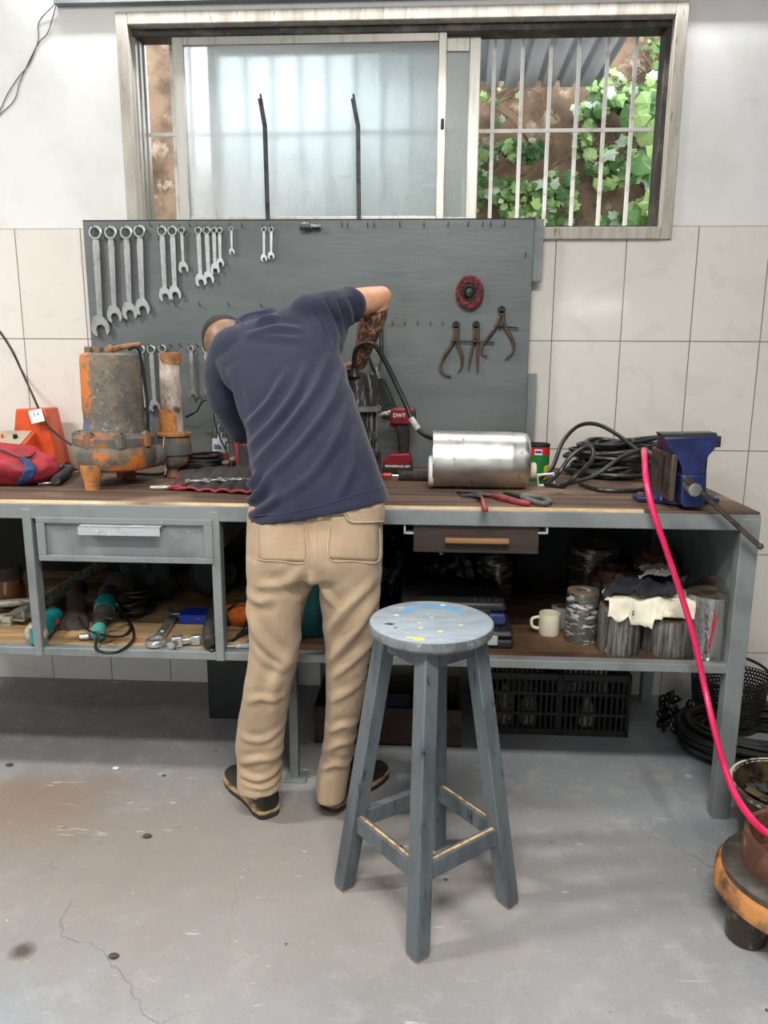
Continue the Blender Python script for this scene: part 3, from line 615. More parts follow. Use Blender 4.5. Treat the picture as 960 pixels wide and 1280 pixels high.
# ---------------------------------------------------------------- stool
def stool():
    fF, fL, fR, fB = PZ(522, 1196, 0), PZ(430, 1108, 0), PZ(635, 1129, 0), PZ(545, 1058, 0)
    c = (fF + fL + fR + fB) / 4
    SW = mat('worn_grey_stool_paint', (95, 102, 105), .5, c2=(76, 83, 87), s2=6, st2=(2, 2, .6), c3=(44, 42, 40), s3=24, t3=(.62, .68), st3=(2, 2, .5), b=.35, bs=18, bst=(2, 2, .35))
    t = NT('stool_seat_paint')
    cc = t.mix(t.ramp(t.noise(14, 6, .6, stretch=(1, 4, 1)), .4, .65), lin((150, 160, 168)), lin((130, 140, 148)))
    cc = t.mix(t.ramp(t.noise(38, 5, .7), .66, .70), cc, lin((198, 206, 210)))
    def dist(x, y, rx=1, ry=1):
        mp = t.n.new('ShaderNodeMapping'); mp.inputs['Location'].default_value = (-x / rx, -y / ry, 0); mp.inputs['Scale'].default_value = (1 / rx, 1 / ry, 0); t.link(t.co, mp.inputs[0])
        ln = t.n.new('ShaderNodeVectorMath'); ln.operation = 'LENGTH'; t.link(mp.outputs[0], ln.inputs[0]); return ln.outputs['Value']
    arc = t.math('ABSOLUTE', t.math('ADD', dist(0.005, .02), -.082)); arc = t.math('ADD', arc, t.math('MULTIPLY', t.noise(25, 4, .6), .012))
    sx = t.n.new('ShaderNodeSeparateXYZ'); t.link(t.co, sx.inputs[0])
    am = t.math('MULTIPLY', t.ramp(arc, .014, .010), t.ramp(sx.outputs[1], .045, .06))
    cc = t.mix(am, cc, lin((84, 160, 214)))
    for x, y, r_, col in ((-.03, -.126, .016, (240, 214, 40)), (-.05, -.118, .009, (238, 210, 50)), (-.025, -.055, .009, (210, 205, 90)), (.02, -.075, .008, (225, 215, 60)), (-.03, -.022, .006, (226, 216, 70)), (.07, -.03, .007, (214, 206, 110)), (.0, .02, .005, (220, 214, 120)), (-.075, .085, .008, (224, 226, 220)), (.03, .115, .008, (230, 230, 226)), (-.085, .03, .008, (206, 214, 200)), (-.1, -.035, .013, (48, 52, 58)), (-.115, .0, .007, (60, 64, 70)), (-.085, -.06, .008, (52, 56, 60))):
        d_ = t.math('ADD', dist(x, y, 1.2, .9), t.math('MULTIPLY', t.noise(45, 4, .7), .022)); cc = t.mix(t.ramp(d_, r_ * .75 + .011, r_ * .75 + .008), cc, lin(col))
    sep = t.ramp(sx.outputs[2], .0300, .0330)
    edge = t.mix(t.ramp(t.noise(20, 6, .7, stretch=(1, 1, .5)), .45, .6), lin((122, 126, 128)), lin((90, 92, 92)))
    edge = t.mix(t.ramp(t.noise(55, 4, .7), .66, .69), edge, lin((196, 190, 178)))
    t.link(t.mix(sep, edge, cc), t.p.inputs['Base Color']); t.p.inputs['Roughness'].default_value = .45
    t.bump(t.noise(20, 5, .6, stretch=(1, 3, 1)), .25, .004)
    CHIP = mat('bare_chipped_wood', (206, 170, 120), .7, c2=(150, 110, 70), s2=40)
    root = thing('wooden_stool', c, 'tall grey-painted round wooden stool with paint-splattered seat standing on the open floor', 'stool')
    zs = PY(538, 775, c.y).z
    hwid = 157 / 2 * mpp((c.x, c.y, zs)); top = c + V((.0, 0, zs))
    b = MB(); h = .034; b.lathe([(hwid * .90, -h), (hwid * .985, -h * .7), (hwid, -h * .35), (hwid * .985, -h * .08), (hwid * .95, 0), (.001, 0)], Matrix.Translation(top), 56)
    s = b.build('seat', t.m, None, origin=(top.x, top.y, top.z - h)); s.parent = root; s.location = V((0, 0, zs - h)); 
    feet = [fF, fL, fB, fR]; tops = [V((c.x, c.y, 0)) + (f_ - V((c.x, c.y, 0))) * .50 + V((0, 0, zs - h)) for f_ in feet]
    side = (fF - fL).normalized()
    s_ = .041
    LZ = lambda i, z: feet[i].lerp(tops[i], z / (zs - h))
    ax = (fR - fF).normalized()
    for i in range(4):
        b = MB(); q = [(-1, -1), (1, -1), (1, 1), (-1, 1)]
        P0, P1 = feet[i], tops[i]
        b.loft([[P + ax * (a * w / 2) + side * (e * w / 2) for a, e in q] for P, w in ((P0, s_ * .93), (P0.lerp(P1, .04), s_ * 1.02), (P1, s_ * 1.0))])
        l = b.build('leg', SW, root, bevel=.003)
        b = MB(); b.loft([[P + ax * (a * w / 2) + side * (e * w / 2) for a, e in q] for P, w in ((P0 + V((0, 0, .0005)), s_ * .90), (P0.lerp(P1, .008), s_ * .96))]); k_ = b.build('chipped_foot', CHIP, l)
    for i, j, z in ((0, 1, .185), (0, 3, .185), (1, 2, .235), (2, 3, .235)):
        z = .2
        A, B_ = LZ(i, z), LZ(j, z); b = MB(); b.bar(A, B_, .022, .046); st_ = b.build('stretcher', SW, root, bevel=.002)
        d_ = (B_ - A).normalized() * .024
        if i == 0 or j == 3:
            b = MB(); b.bar(A + d_ + V((0, 0, .0225)), B_ - d_ + V((0, 0, .0225)), .007, .0016); b.build('worn_edge', CHIP, st_)
        A, B_ = LZ(i, zs - h - .024), LZ(j, zs - h - .024); b = MB(); b.bar(A, B_, .02, .046); b.build('apron', SW, root, bevel=.002)
stool()
# ---------------------------------------------------------------- pumps
PUMP = mat('rusty_blue_casting', (92, 90, 84), .7, .1, c2=(136, 112, 84), s2=17, t2=(.47, .66), c3=(196, 110, 44), s3=7.5, t3=(.535, .60), b=.7, bs=70)
t = NT('pump_motor_paint')
cc = t.mix(t.ramp(t.noise(17, 7, .7), .40, .66), lin((84, 86, 84)), lin((128, 112, 92))); cc = t.mix(t.ramp(t.noise(60, 4, .7), .58, .70), cc, lin((164, 142, 116))); cc = t.mix(t.ramp(t.noise(70, 4, .7), .62, .68), cc, lin((54, 48, 42)))
for lx, lz, rx, rz, col in ((-.075, .37, .038, .08, (204, 116, 48)), (-.045, .33, .03, .09, (204, 116, 48)), (-.06, .42, .05, .03, (190, 120, 64)), (-.07, .195, .05, .018, (78, 104, 132)), (-.07, .26, .05, .02, (176, 112, 62))):
    mp = t.n.new('ShaderNodeMapping'); mp.inputs['Scale'].default_value = (1 / rx, .5, 1 / rz); mp.inputs['Location'].default_value = (-lx / rx, 0, -lz / rz); t.link(t.co, mp.inputs[0])
    ln = t.n.new('ShaderNodeVectorMath'); ln.operation = 'LENGTH'; t.link(mp.outputs[0], ln.inputs[0]); f_ = t.math('ADD', ln.outputs['Value'], t.math('MULTIPLY', t.math('ADD', t.noise(34, 6, .75), -.5), 3.6)); cc = t.mix(t.ramp(f_, 1.05, .7), cc, lin(col))
t.link(cc, t.p.inputs['Base Color']); t.p.inputs['Roughness'].default_value = .7; t.bump(t.noise(80, 5, .6), .7, .004); PUMP2 = t.m
RUST = mat('orange_rust', (190, 122, 62), .8, c2=(112, 88, 68), s2=14, t2=(.45, .6), c3=(206, 140, 72), s3=40, t3=(.58, .64), b=.7, bs=80)
RUSTG = mat('rusted_grey', (96, 92, 86), .75, .1, c2=(150, 100, 60), s2=12, t2=(.5, .6), c3=(190, 150, 110), s3=50, t3=(.62, .68), b=.6, bs=70)
TAPEW = mat('plastic_wrapped_rust', (150, 130, 112), .4, c2=(205, 196, 184), s2=11, t2=(.45, .6), st2=(1, 1, .6), c3=(92, 70, 52), s3=24, t3=(.58, .64), b=.8, bs=45)
BOLT = mat('bolt_steel', (140, 132, 120), .45, .7, c2=(96, 80, 66), s2=60)
BLUEP = mat('old_blue_paint', (70, 92, 116), .6, c2=(96, 92, 84), s2=16, c3=(150, 96, 56), s3=30, t3=(.6, .66), b=.4, bs=60)
def lpx(b, cx, prof, Y, seg=36, wob=0, cap=True):
    p = PY(cx, prof[len(prof) // 2][0], Y); k = mpp(p)
    b.lathe([(hw * k, PY(cx, v, Y).z) for v, hw in prof], Matrix.Translation((p.x, p.y, 0)), seg, cap, wob=wob); return p, k
YP = 2.45
pump = thing('submersible_pump', (PY(142, 600, YP).x, YP, ZB), 'big rusty blue-grey submersible pump standing on three legs at the left of the bench', 'pump')
def pz(v): return PY(142, v, YP).z
b = MB(); pc, k = lpx(b, 142, [(541, 38), (530, 37), (527, 36.2), (515, 36.4), (512, 37), (452, 36), (444, 35), (441, 31), (441, .1)], YP); b.build('motor_housing', PUMP2, pump)
b = MB(); lpx(b, 142, [(556, 48), (552, 48.5), (545, 48.5), (543, 46), (540, 40), (537, 38)], YP); 
for a in (200, 250, 300, 345, 30, 90, 150):
    q = pc + V((math.cos(math.radians(a)), math.sin(math.radians(a)), 0)) * 44 * k; q.z = (pz(548)); b.cyl(q - V((0, 0, .02)), q + V((0, 0, .022)), 7 * k, seg=12)
b.build('upper_flange', RUSTG, pump, smooth=30)
b = MB(); lpx(b, 142, [(585, 40), (582, 47), (574, 51), (562, 51.5), (557, 50), (554, 46), (553, 40)], YP, wob=.01); q = PY(142, 570, YP)
b.limb([q + V((.02, 0, 0)), q + V((36 * k, .04, -.004)), q + V((44 * k, .07, -.004))], [.043, .042, .040]); b.build('volute', PUMP, pump)
for a in (200, 250, 300, 345, 30, 150):
    q = pc + V((math.cos(math.radians(a)), math.sin(math.radians(a)), 0)) * 44 * k; q.z = pz(548) + .022
    b = MB(); b.cyl(q, q + V((0, 0, .008)), .013, seg=6); b.cyl(q - V((0, 0, .001)), q + V((0, 0, .002)), .016, seg=14); b.build('bolt', BOLT, pump, bevel=.001)
for a in (225, 345, 95):
    q = pc + V((math.cos(math.radians(a)), math.sin(math.radians(a)), 0)) * 43 * k
    if a == 225: q = V((PZ(113, 613, ZB).x, PZ(113, 613, ZB).y + .02, 0)); 
    if a == 345: q = V((PY(155, 600, 2.58).x, 2.58, 0))
    q.z = pz(583); b = MB(); b.lathe([(9 * k, 0), (9.6 * k, .02), (9.6 * k, q.z - ZB - .03), (13 * k, q.z - ZB), (13 * k, q.z - ZB + .02)], Matrix.Translation((q.x, q.y, ZB)), 18); b.build('leg', RUST, pump)
b = MB(); a_ = PY(136, 438, YP - .02); pts = [PY(136, 437, YP - .02), PY(148, 435, YP), PY(162, 432, YP), PY(176, 430, YP)]
b.tube(sp(pts, 5), [.007 + .004 * (1 - i / 15) for i in range(16)], 8); b.ball(PY(138, 437, YP - .02), (.02, .016, .016), 12)
b.build('lifting_lug', mat('rope_tan', (150, 110, 76), .85, c2=(112, 72, 50), s2=60, b=.5, bs=150), pump)
b = MB(); b.box(PY(113, 439, YP) + V((0, 0, 0)), (.022, .05, .03)); b.box(PY(122, 438, YP), (.03, .03, .022)); b.build('cable_entry', RUSTG, pump, bevel=.004)
b = MB(); b.tube(sp([PY(160, 437, YP), PY(170, 434, YP + .01), PY(176, 446, YP + .02), PY(181, 480, YP + .03), PY(184, 505, YP + .03), PY(185, 545, YP + .03)], 6), .0055, 8); b.build('cable', RUB, pump)
# pipe fitting beside it
YQ = 2.62
pf = thing('rusty_pipe_fitting', (PY(217, 600, YQ).x, YQ, ZB), 'upright rusty pipe with flange and bowl, half wrapped in tape, right of the big pump', 'pipe fitting')
b = MB(); lpx(b, 212.5, [(541, 13.5), (520, 13.2), (496, 13), (470, 12.6), (441, 12.4), (441, 10.5), (470, 10)], YQ, 24, .02, False); o = b.build('pipe', TAPEW, pf)
b = MB(); lpx(b, 213, [(541, 14.6), (530, 14.4), (514, 14.1), (511, 13.2)], YQ, 24, .02); b.build('rust_scale', RUST, pf)
b = MB(); lpx(b, 212.3, [(455, 12.9), (452, 13.3), (441, 13.4), (440.5, 11)], YQ, 24, .02, False); b.build('rusty_rim', RUST, pf)
b = MB(); lpx(b, 217, [(545, 19), (544, 21.5), (541, 21.5), (540, 19), (539, 12)], YQ); b.build('flange', RUST, pf)
b = MB(); lpx(b, 217.5, [(584, 9), (580, 16), (574, 18.5), (568, 19.5), (567, 22), (562, 22.5), (556, 21.5), (546, 20)], YQ); b.build('bowl', PUMP, pf)
b = MB(); p, k = lpx(b, 217, [(601, 12), (594, 8), (588, 7.5), (582, 9)], YQ); b.lathe([(.035, ZB), (.035, PY(217, 600, YQ).z)], Matrix.Translation((p.x, p.y, 0)), 24); b.build('foot', RUSTG, pf)
b = MB(); b.tube(sp([PY(205, 546, YQ - .062), PY(204, 565, YQ - .066), PY(206, 580, YQ - .06), PY(207, 590, YQ - .055), PY(205, 593, YQ - .055)], 5), .0016, 5); b.build('white_string', mat('string_white', (225, 222, 215), .8), pf)
# ---------------------------------------------------------------- left of the bench: orange case, wire with tag, bag, hammer
ORANGE = mat('orange_plastic', (212, 84, 40), .45, c2=(192, 70, 34), s2=7)
BEIGE = mat('beige_panel', (168, 158, 134), .5, c2=(146, 136, 114), s2=12)
YO = 2.80
oc = thing('orange_machine_case', (PY(40, 580, YO).x, YO, ZB), 'orange tapered machine case with beige control panel at the left end of the bench', 'machine')
def pxpoly(pts, Y): return [PY(u, v, Y) for u, v in pts]
def slab(b, pts, Y, d, taper=1.0):
    r0 = pxpoly(pts, Y); c = sum(r0, V()) / len(r0); r1 = [c + (p - c) * taper + V((0, d, 0)) for p in r0]; return b.loft([r0, r1])
b = MB(); f0 = pxpoly([(19, 511), (56, 510), (73, 583), (34, 583), (17, 540)], YO); 
for p in f0: p.z = max(p.z, ZB)
bk = [p + V((0.012 if i in (0, 4) else -.012, .13, -.004 if i < 2 else 0)) for i, p in enumerate(f0)]; b.loft([f0, bk])
b.build('tapered_column', ORANGE, oc, bevel=.006)
b = MB(); pr = pxpoly([(42, 540), (-60, 540)], YO - .02)
zt_ = pr[0].z
b.loft([[V((x, YO - .13, ZB)), V((x, YO - .004, ZB)), V((x, YO - .004, zt_)), V((x, YO - .13, zt_ - .055))] for x in (pr[1].x, pr[0].x)])
b.build('console', ORANGE, oc, bevel=.004)
n_ = V((0, -.4, 1)).normalized()
b = MB(); b.loft([[V((x, YO - .126, zt_ - .0525)), V((x, YO - .008, zt_ - .0005)), V((x, YO - .008, zt_ + .004)), V((x, YO - .126, zt_ - .048))] for x in (pr[1].x, pr[0].x - .012)]); b.build('control_panel', BEIGE, oc, bevel=.001)
for x_, m_, s_ in ((-.05, BLACK, .014), (-.10, ORANGE, .008), (-.16, BLACK, .012)):
    q = V((pr[0].x + x_, YO - .06, zt_ - .02)); b = MB(); b.cyl(q, q + V((0, -.004, .014)), s_ * .6, seg=14); b.build('control_knob', m_, oc)
b = MB()
wpts = sp([PY(-18, 395, D - .013), PY(0, 415, D - .013), PY(16, 440, D - .013), PY(30, 470, D - .02), PY(40, 492, YO + .06), PY(49, 512, YO - .01), PY(60, 532, YO - .012), PY(74, 545, YO - .06), PY(90, 557, 2.62), PY(100, 566, 2.57)], 6)
wire = thing('tagged_cable', PY(49, 512, YO - .02), 'thin black cable with white paper tag hanging down the tiles to the rusty pump', 'cable')
b.tube(wpts, .0045, 8); b.build('cable', RUB, wire)
PAPER = mat('paper_white', (240, 240, 238), .8)
M_ = face(PY(46, 520, YO - .028), roll=math.radians(12)); k = mpp(M_.translation)
b = MB(); b.prism([(-9 * k, -8 * k), (8.5 * k, -8 * k), (8.5 * k, 8 * k), (-9 * k, 8 * k)], .0012, M_); tg = b.build('paper_tag', PAPER, wire, smooth=0)
INK = mat('ink_blue_grey', (120, 122, 140), .8); text('handwriting', '5 4', INK, tg, .018, M_ @ Matrix.Translation((0, .006, .0018)), .0003)
text('handwriting', '~', INK, tg, .012, M_ @ Matrix.Translation((0, -.010, .0018)), .0003)
REDF = mat('red_nylon', (170, 34, 48), .6, c2=(122, 22, 36), s2=9, b=.35, bs=55); BLUEF = mat('blue_webbing', (44, 74, 120), .7, c2=(34, 58, 98), s2=30, b=.3, bs=200)
bagc = V((PY(5, 590, 2.42).x, 2.44, ZB)); bag = thing('red_tool_bag', bagc, 'slumped red nylon tool bag with blue straps at the left end of the bench', 'bag')
def bag_pt(a, t, off=0):
    """a around, t 0 bottom..1 top"""
    w = (1 - .0 * t) * (math.sin(PI * min(max(.12 + t * .80, 0), 1)) ** .45)
    ca, sa = math.cos(a), math.sin(a)
    x = math.copysign(abs(ca) ** .7, ca) * .165 * w; y = math.copysign(abs(sa) ** .7, sa) * .11 * w
    z = t * (.150 - .05 * (ca * .5 + .5) + .02 * math.sin(a * 2))
    n = noise.fractal(V((x * 9, y * 9, z * 12 + 4)), 1, 2, 4) * .022
    s = 1 + (n + off) / .12
    return bagc + V((x * s, y * s, max(0, z * (1 + n * 4) + (off if t > .3 else 0))))
b = MB(); N1, N2 = 48, 20
rings = [[bag_pt(2 * PI * i / N1, j / N2) for i in range(N1)] for j in range(N2 + 1)]
b.loft(rings); b.build('bag_body', REDF, bag, smooth=180)
for a0, a1 in ((-1.15, -.88), (-2.1, -1.85)):
    b = MB(); b.grid(lambda u, v: bag_pt(a0 + (a1 - a0) * u + .25 * v, .05 + .93 * v, .004), 4, 22); b.build('strap', BLUEF, bag, solid=.003, smooth=180)
b = MB(); b.tube(sp([bag_pt(-1.9 + .25 * i, .97, .006) for i in range(9)], 4), .0035, 6); b.build('zip_edge', RUB, bag)
GRIP = mat('rubber_grip_grey', (62, 60, 56), .7, c2=(44, 42, 40), s2=30, b=.4, bs=120)
hm = thing('hammer', PZ(85, 600, ZB), 'claw hammer with dark grey rubber grip lying between the red bag and the big pump', 'hammer')
A, B_ = PZ(70, 608, ZB) + V((0, 0, .019)), PZ(92, 592, ZB) + V((0, 0, .022)); b = MB(); P = [A.lerp(B_, i / 8) for i in range(9)]
b.tube(P, [.014, .018, .018, .0165, .016, .0165, .015, .012, .010], 12); b.build('grip', GRIP, hm)
b = MB(); C_ = B_ + (B_ - A).normalized() * .015; b.tube([C_ + V((-.055, -.005, 0)), C_ + V((-.035, -.004, 0)), C_ + V((-.03, -.003, 0)), C_ + V((.02, .0, 0)), C_ + V((.05, .004, -.006)), C_ + V((.075, .006, -.014))], [.015, .015, .011, .012, .009, .004], 12); b.build('head', DSTEEL, hm)
p_ = PZ(60, 606, ZB); b = MB(); b.tube(sp([p_ + V((-.02, -.01, .006)), p_ + V((0, 0, .006)), p_ + V((.02, .004, .006))], 4), .004, 8); b.cyl(p_ + V((-.026, -.012, .006)), p_ + V((-.016, -.008, .006)), .006, seg=10); tag(b.build('screw_bit', CHROME), 'small shiny metal bit lying beside the end of the hammer grip', 'bit')
# ---------------------------------------------------------------- small coil, tool roll, open wrench, bottle
def coil(name, c, rx, ry, n, rad, label, cat, seed, dz=None, hgt=.05, tilt=0, m=None, rot=0, tails=(), parent=None, wild=.12):
    r = random.Random(seed); b = MB(); c = V(c)
    for i in range(n):
        ph = r.uniform(0, 6.28); kx, ky = rx * r.uniform(1 - wild * 1.6, 1.0), ry * r.uniform(1 - wild * 1.6, 1.0); ox, oy = r.uniform(-wild, wild) * rx * .6, r.uniform(-wild, wild) * ry * .6
        z0 = rad + (hgt - 2 * rad) * i / max(1, n - 1); tx = r.uniform(-.3, 1) * tilt; pts = []
        for q in range(14):
            a = 2 * PI * q / 14; x, y = kx * math.cos(a) + ox, ky * math.sin(a) + oy
            pts.append(c + V((x * math.cos(rot) - y * math.sin(rot), x * math.sin(rot) + y * math.cos(rot), max(rad * 1.2, z0 + tx * x + .5 * rad * math.sin(a * 2 + ph)))))
        b.tube(sp(pts, 4, True), rad, 8, True)
    for tl_ in tails: b.tube(sp(tl_, 6), rad, 8)
    return tag(b.build(name, m or RUB, parent), label, cat)
cc = PZ(247, 592, ZB); coil('cable_coil', cc, .10, .06, 9, .0048, 'small coil of thin black cable lying behind the open tool roll', 'cable', 4, hgt=.075, tilt=.12, tails=[[cc + V((-.07, 0, .02)), cc + V((-.12, -.05, .006)), cc + V((-.19, -.06, .006)), cc + V((-.26, -.03, .006))], [cc + V((.06, -.03, .03)), cc + V((.11, -.03, .012)), cc + V((.16, -.02, .008))]])
TROLL = mat('tool_roll_canvas', (58, 52, 50), .85, c2=(44, 38, 38), s2=14, b=.4, bs=120)
REDT = mat('red_trim', (158, 44, 52), .7, c2=(120, 30, 40), s2=30)
tr0 = PZ(265, 612, ZB); troll = thing('tool_roll', tr0, 'unrolled dark canvas tool roll with red trim lying left of the man', 'tool roll')
ca_, cb_, ccx, cd_ = PZ(211, 613, ZB), PZ(330, 620, ZB), PZ(345, 594, ZB), PZ(228, 601, ZB)
def rollp(u, v, off=0):
    p = ca_.lerp(cb_, u).lerp(cd_.lerp(ccx, u), v)
    return p + V((0, 0, .006 + off + .012 * abs(math.sin(u * PI * 6)) * (1 - abs(v - .35)) + .03 * v * v + .008 * noise.noise(p * 14)))
b = MB(); b.grid(lambda u, v: rollp(u, v), 60, 16); b.build('canvas', TROLL, troll, solid=.006, smooth=180)
b = MB(); b.tube([rollp(i / 40, 0) for i in range(41)], .0045, 6); b.tube([rollp(0, i / 20) for i in range(21)], .0045, 6); b.build('red_edge', REDT, troll)
fl = [PZ(296, 598, ZB), PZ(300, 570, ZB)]
fp = PZ(296, 596, ZB)
b = MB(); b.grid(lambda u, v: fp + V((.16 * u - .035 * v, .10 * v + .03 * u, .02 + .11 * v - .05 * u * v + .012 * math.sin(u * 6 + v * 4))), 14, 10); b.build('raised_flap', REDT, troll, solid=.008, smooth=180)
b = MB(); b.grid(lambda u, v: fp + V((.16 * u - .025 * v + .012, .10 * v + .03 * u - .008, .018 + .10 * v - .05 * u * v + .012 * math.sin(u * 6 + v * 4))), 14, 10); b.build('flap_pocket', TROLL, troll, solid=.006, smooth=180)
for i, (u, v) in enumerate(((247, 610), (268, 609), (286, 608), (303, 608))):
    p = PZ(u, v, ZB) + V((0, 0, .024)); wrench(p + V((-.03, -.006, 0)), p + V((.035, .004, .0)), .009, .011, .010, ['short silver spanner, first from the left in the open tool roll', 'short silver spanner, second from the left in the open tool roll', 'short silver spanner, third from the left in the open tool roll', 'short silver spanner next to the shirt in the open tool roll'][i], 'open_spanner', 'spanners in the tool roll', (0, -.3, 1), .007)
pl = thing('pliers', PZ(200, 612, ZB), 'small pliers with silver jaws and red handle lying left of the tool roll', 'pliers')
q = PZ(194, 613, ZB) + V((0, 0, .008)); b = MB(); b.limb([q + V((-.012, .004, 0)), q + V((.012, .004, 0)), q + V((.05, .012, 0))], [.007, .009, .006], 10); b.build('jaws', CHROME, pl)
b = MB(); b.limb([q + V((.045, .0, 0)), q + V((.07, .02, .004)), q + V((.085, .045, .008))], [.006, .006, .005], 8); b.limb([q + V((.045, .012, 0)), q + V((.07, -.005, .0)), q + V((.09, -.006, .0))], [.005, .005, .005], 8); b.build('handle', REDT, pl)
YBt = 2.82
bt = thing('plastic_bottle', (PY(275, 580, YBt).x, YBt, ZB), 'small clear plastic bottle with white and red label standing beside the left sleeve', 'bottle')
def clear_mat(name, tint=(230, 236, 236), rough=.08, w=.72):
    t = NT(name); t.n.remove(t.p); tr = t.n.new('ShaderNodeBsdfTransparent'); tr.inputs[0].default_value = lin(tint)
    gl = t.n.new('ShaderNodeBsdfGlossy'); gl.inputs['Roughness'].default_value = rough; gl.inputs[0].default_value = lin((235, 235, 235))
    no = t.n.new('ShaderNodeTexNoise'); no.inputs['Scale'].default_value = 45; no.inputs['Detail'].default_value = 3; t.link(t.co, no.inputs['Vector']); bp = t.n.new('ShaderNodeBump'); bp.inputs['Strength'].default_value = .5; bp.inputs['Distance'].default_value = .006; t.link(no.outputs['Fac'], bp.inputs['Height']); t.link(bp.outputs[0], gl.inputs['Normal'])
    m_ = t.n.new('ShaderNodeMixShader'); m_.inputs[0].default_value = 1 - w; t.link(tr.outputs[0], m_.inputs[1]); t.link(gl.outputs[0], m_.inputs[2]); t.link(m_.outputs[0], t.out.inputs['Surface']); return t.m
CLEAR = clear_mat('clear_plastic')
k = mpp(PY(275, 550, YBt)); zt_ = PY(275, 514, YBt).z; hb = zt_ - ZB; R0 = 9.5 * k; M_ = Matrix.Translation((PY(275, 550, YBt).x, YBt, ZB))
b = MB(); b.lathe([(.001, .002), (R0 * .9, 0), (R0, .012), (R0 * 1.0, hb * .42), (R0 * .9, hb * .48), (R0 * 1.0, hb * .56), (R0 * .95, hb * .68), (R0 * .55, hb * .86), (R0 * .5, hb * .93)], M_, 28); b.build('bottle_body', CLEAR, bt)
b = MB(); b.lathe([(R0 * .56, hb * .92), (R0 * .6, hb * .93), (R0 * .6, hb * .995), (.001, hb)], M_, 20); b.build('cap', mat('cap_white', (214, 214, 208), .5), bt)
LABW = mat('label_white', (232, 234, 238), .5); LABR = mat('label_red', (216, 84, 58), .5); NAVY = mat('label_navy', (38, 46, 92), .5)
b = MB(); b.lathe([(R0 * 1.01, hb * .10), (R0 * 1.015, hb * .12), (R0 * 1.015, hb * .44), (R0 * .95, hb * .50), (R0 * .98, hb * .54)], M_, 28, False); lb = b.build('label', LABW, bt)
b = MB(); b.lathe([(R0 * 1.02, hb * .16), (R0 * 1.025, hb * .18), (R0 * 1.025, hb * .29)], M_, 28, False); b.build('red_band', LABR, lb)
text('label_text', 'lifa', NAVY, lb, .026, face(M_.translation + V((-.002, -R0 * 1.06, hb * .40))), .0004, .0006)
b = MB(); b.tube(sp([PY(236, 519, YBt + .02), PY(246, 514, YBt - .01), PY(252, 503, YBt - .03), PY(260, 500, YBt - .04), PY(268, 508, YBt - .05), PY(268, 525, YBt - .05), PY(274, 545, YBt - .06), PY(282, 562, YBt - .1), PY(291, 585, 2.60)], 6), .0032, 7)
b.tube(sp([PY(283, 562, YBt - .1), PY(283, 553, YBt - .09), PY(292, 554, YBt - .09), PY(306, 566, YBt - .08)], 6), .0032, 7); b.cyl(PY(233, 521, YBt + .03), PY(243, 516, YBt), .006, .004, 8); b.cyl(PY(291, 583, 2.60), PY(291.5, 592, 2.585), .003, .0015, 8)
tag(b.build('test_lead', RUB), 'thin black test lead looping in front of the plastic bottle', 'cable')
p_ = PZ(284, 583, ZB); b = MB(); b.limb([p_ + V((-.03, 0, .012)), p_ + V((0, .005, .016)), p_ + V((.035, .015, .026))], [.008, .013, .016], 10); tag(b.build('metal_scrap', mat('brass_scrap', (190, 176, 138), .4, .5, c2=(120, 100, 70), s2=30)), 'pale crumpled metal scrap at the foot of the plastic bottle', 'scrap')
# ---------------------------------------------------------------- motor in the man's hands, its cable, float switch, drill
YM = 2.62
MOT = mat('oily_black_motor', (48, 48, 46), .35, .3, c2=(150, 148, 140), s2=22, t2=(.56, .64), st2=(3, 3, .6), c3=(18, 18, 18), s3=18, b=.3, bs=50)
SHINY = mat('bare_steel', (170, 168, 160), .3, .8, c2=(90, 88, 84), s2=30, b=.3, bs=60)
mo = thing('pump_motor', (PY(446, 590, YM).x, YM, ZB), 'upright oily black pump motor the man is working on, partly hidden behind his shirt', 'motor')
b = MB(); pm, k = lpx(b, 446, [(506, 28), (500, 27.5), (474, 27), (468, 26), (466, 20), (465, .1)], YM, 30); b.build('motor_can', MOT, mo)
b = MB(); lpx(b, 446, [(514, 25), (513, 31), (507, 31), (506, 26)], YM, 30); b.build('flange', SHINY, mo)
b = MB(); lpx(b, 446, [(560, 23), (514, 23)], YM, 24)
for i in range(20):
    a = 2 * PI * i / 20; q = pm + V((math.cos(a), math.sin(a), 0)) * 24.5 * k; b.box(V((q.x, q.y, (PY(446, 515, YM).z + PY(446, 560, YM).z) / 2)), (.006, .004, PY(446, 515, YM).z - PY(446, 560, YM).z), Matrix.Rotation(a, 3, 'Z'))
b.build('stator_body', MOT, mo, smooth=0)
b = MB(); lpx(b, 446, [(592, 27), (590, 30), (566, 30), (560, 24)], YM, 30); b.lathe([(.085, ZB), (.085, PY(446, 590, YM).z)], Matrix.Translation((pm.x, pm.y, 0)), 30); b.build('lower_housing', MOT, mo)
for u in (470, 466):
    q = PY(u, 512, YM - .02); b = MB(); b.cyl(V((q.x, q.y, PY(446, 575, YM).z)), V((q.x, q.y, PY(446, 508, YM).z)), .004, seg=8); b.build('tie_rod', SHINY, mo)
b = MB(); b.lathe([(.022, 0), (.02, .012), (.012, .02), (.010, .032)], Matrix.Translation(PY(443, 471, YM - .068)), 16); b.build('cable_gland', RUB, mo)
b = MB(); b.tube(sp([PY(443, 462, YM - .07), PY(443, 446, YM - .08), PY(447, 434, YM - .09), PY(457, 428, YM - .10), PY(468, 431, YM - .10), PY(480, 449, YM - .09), PY(494, 477, YM - .09), PY(507, 505, YM - .10), PY(518, 530, YM - .12), PY(530, 543, YM - .14), PY(545, 549, 2.44)], 7), .0085, 10)
pc_ = b.build('power_cable', RUB, mo)
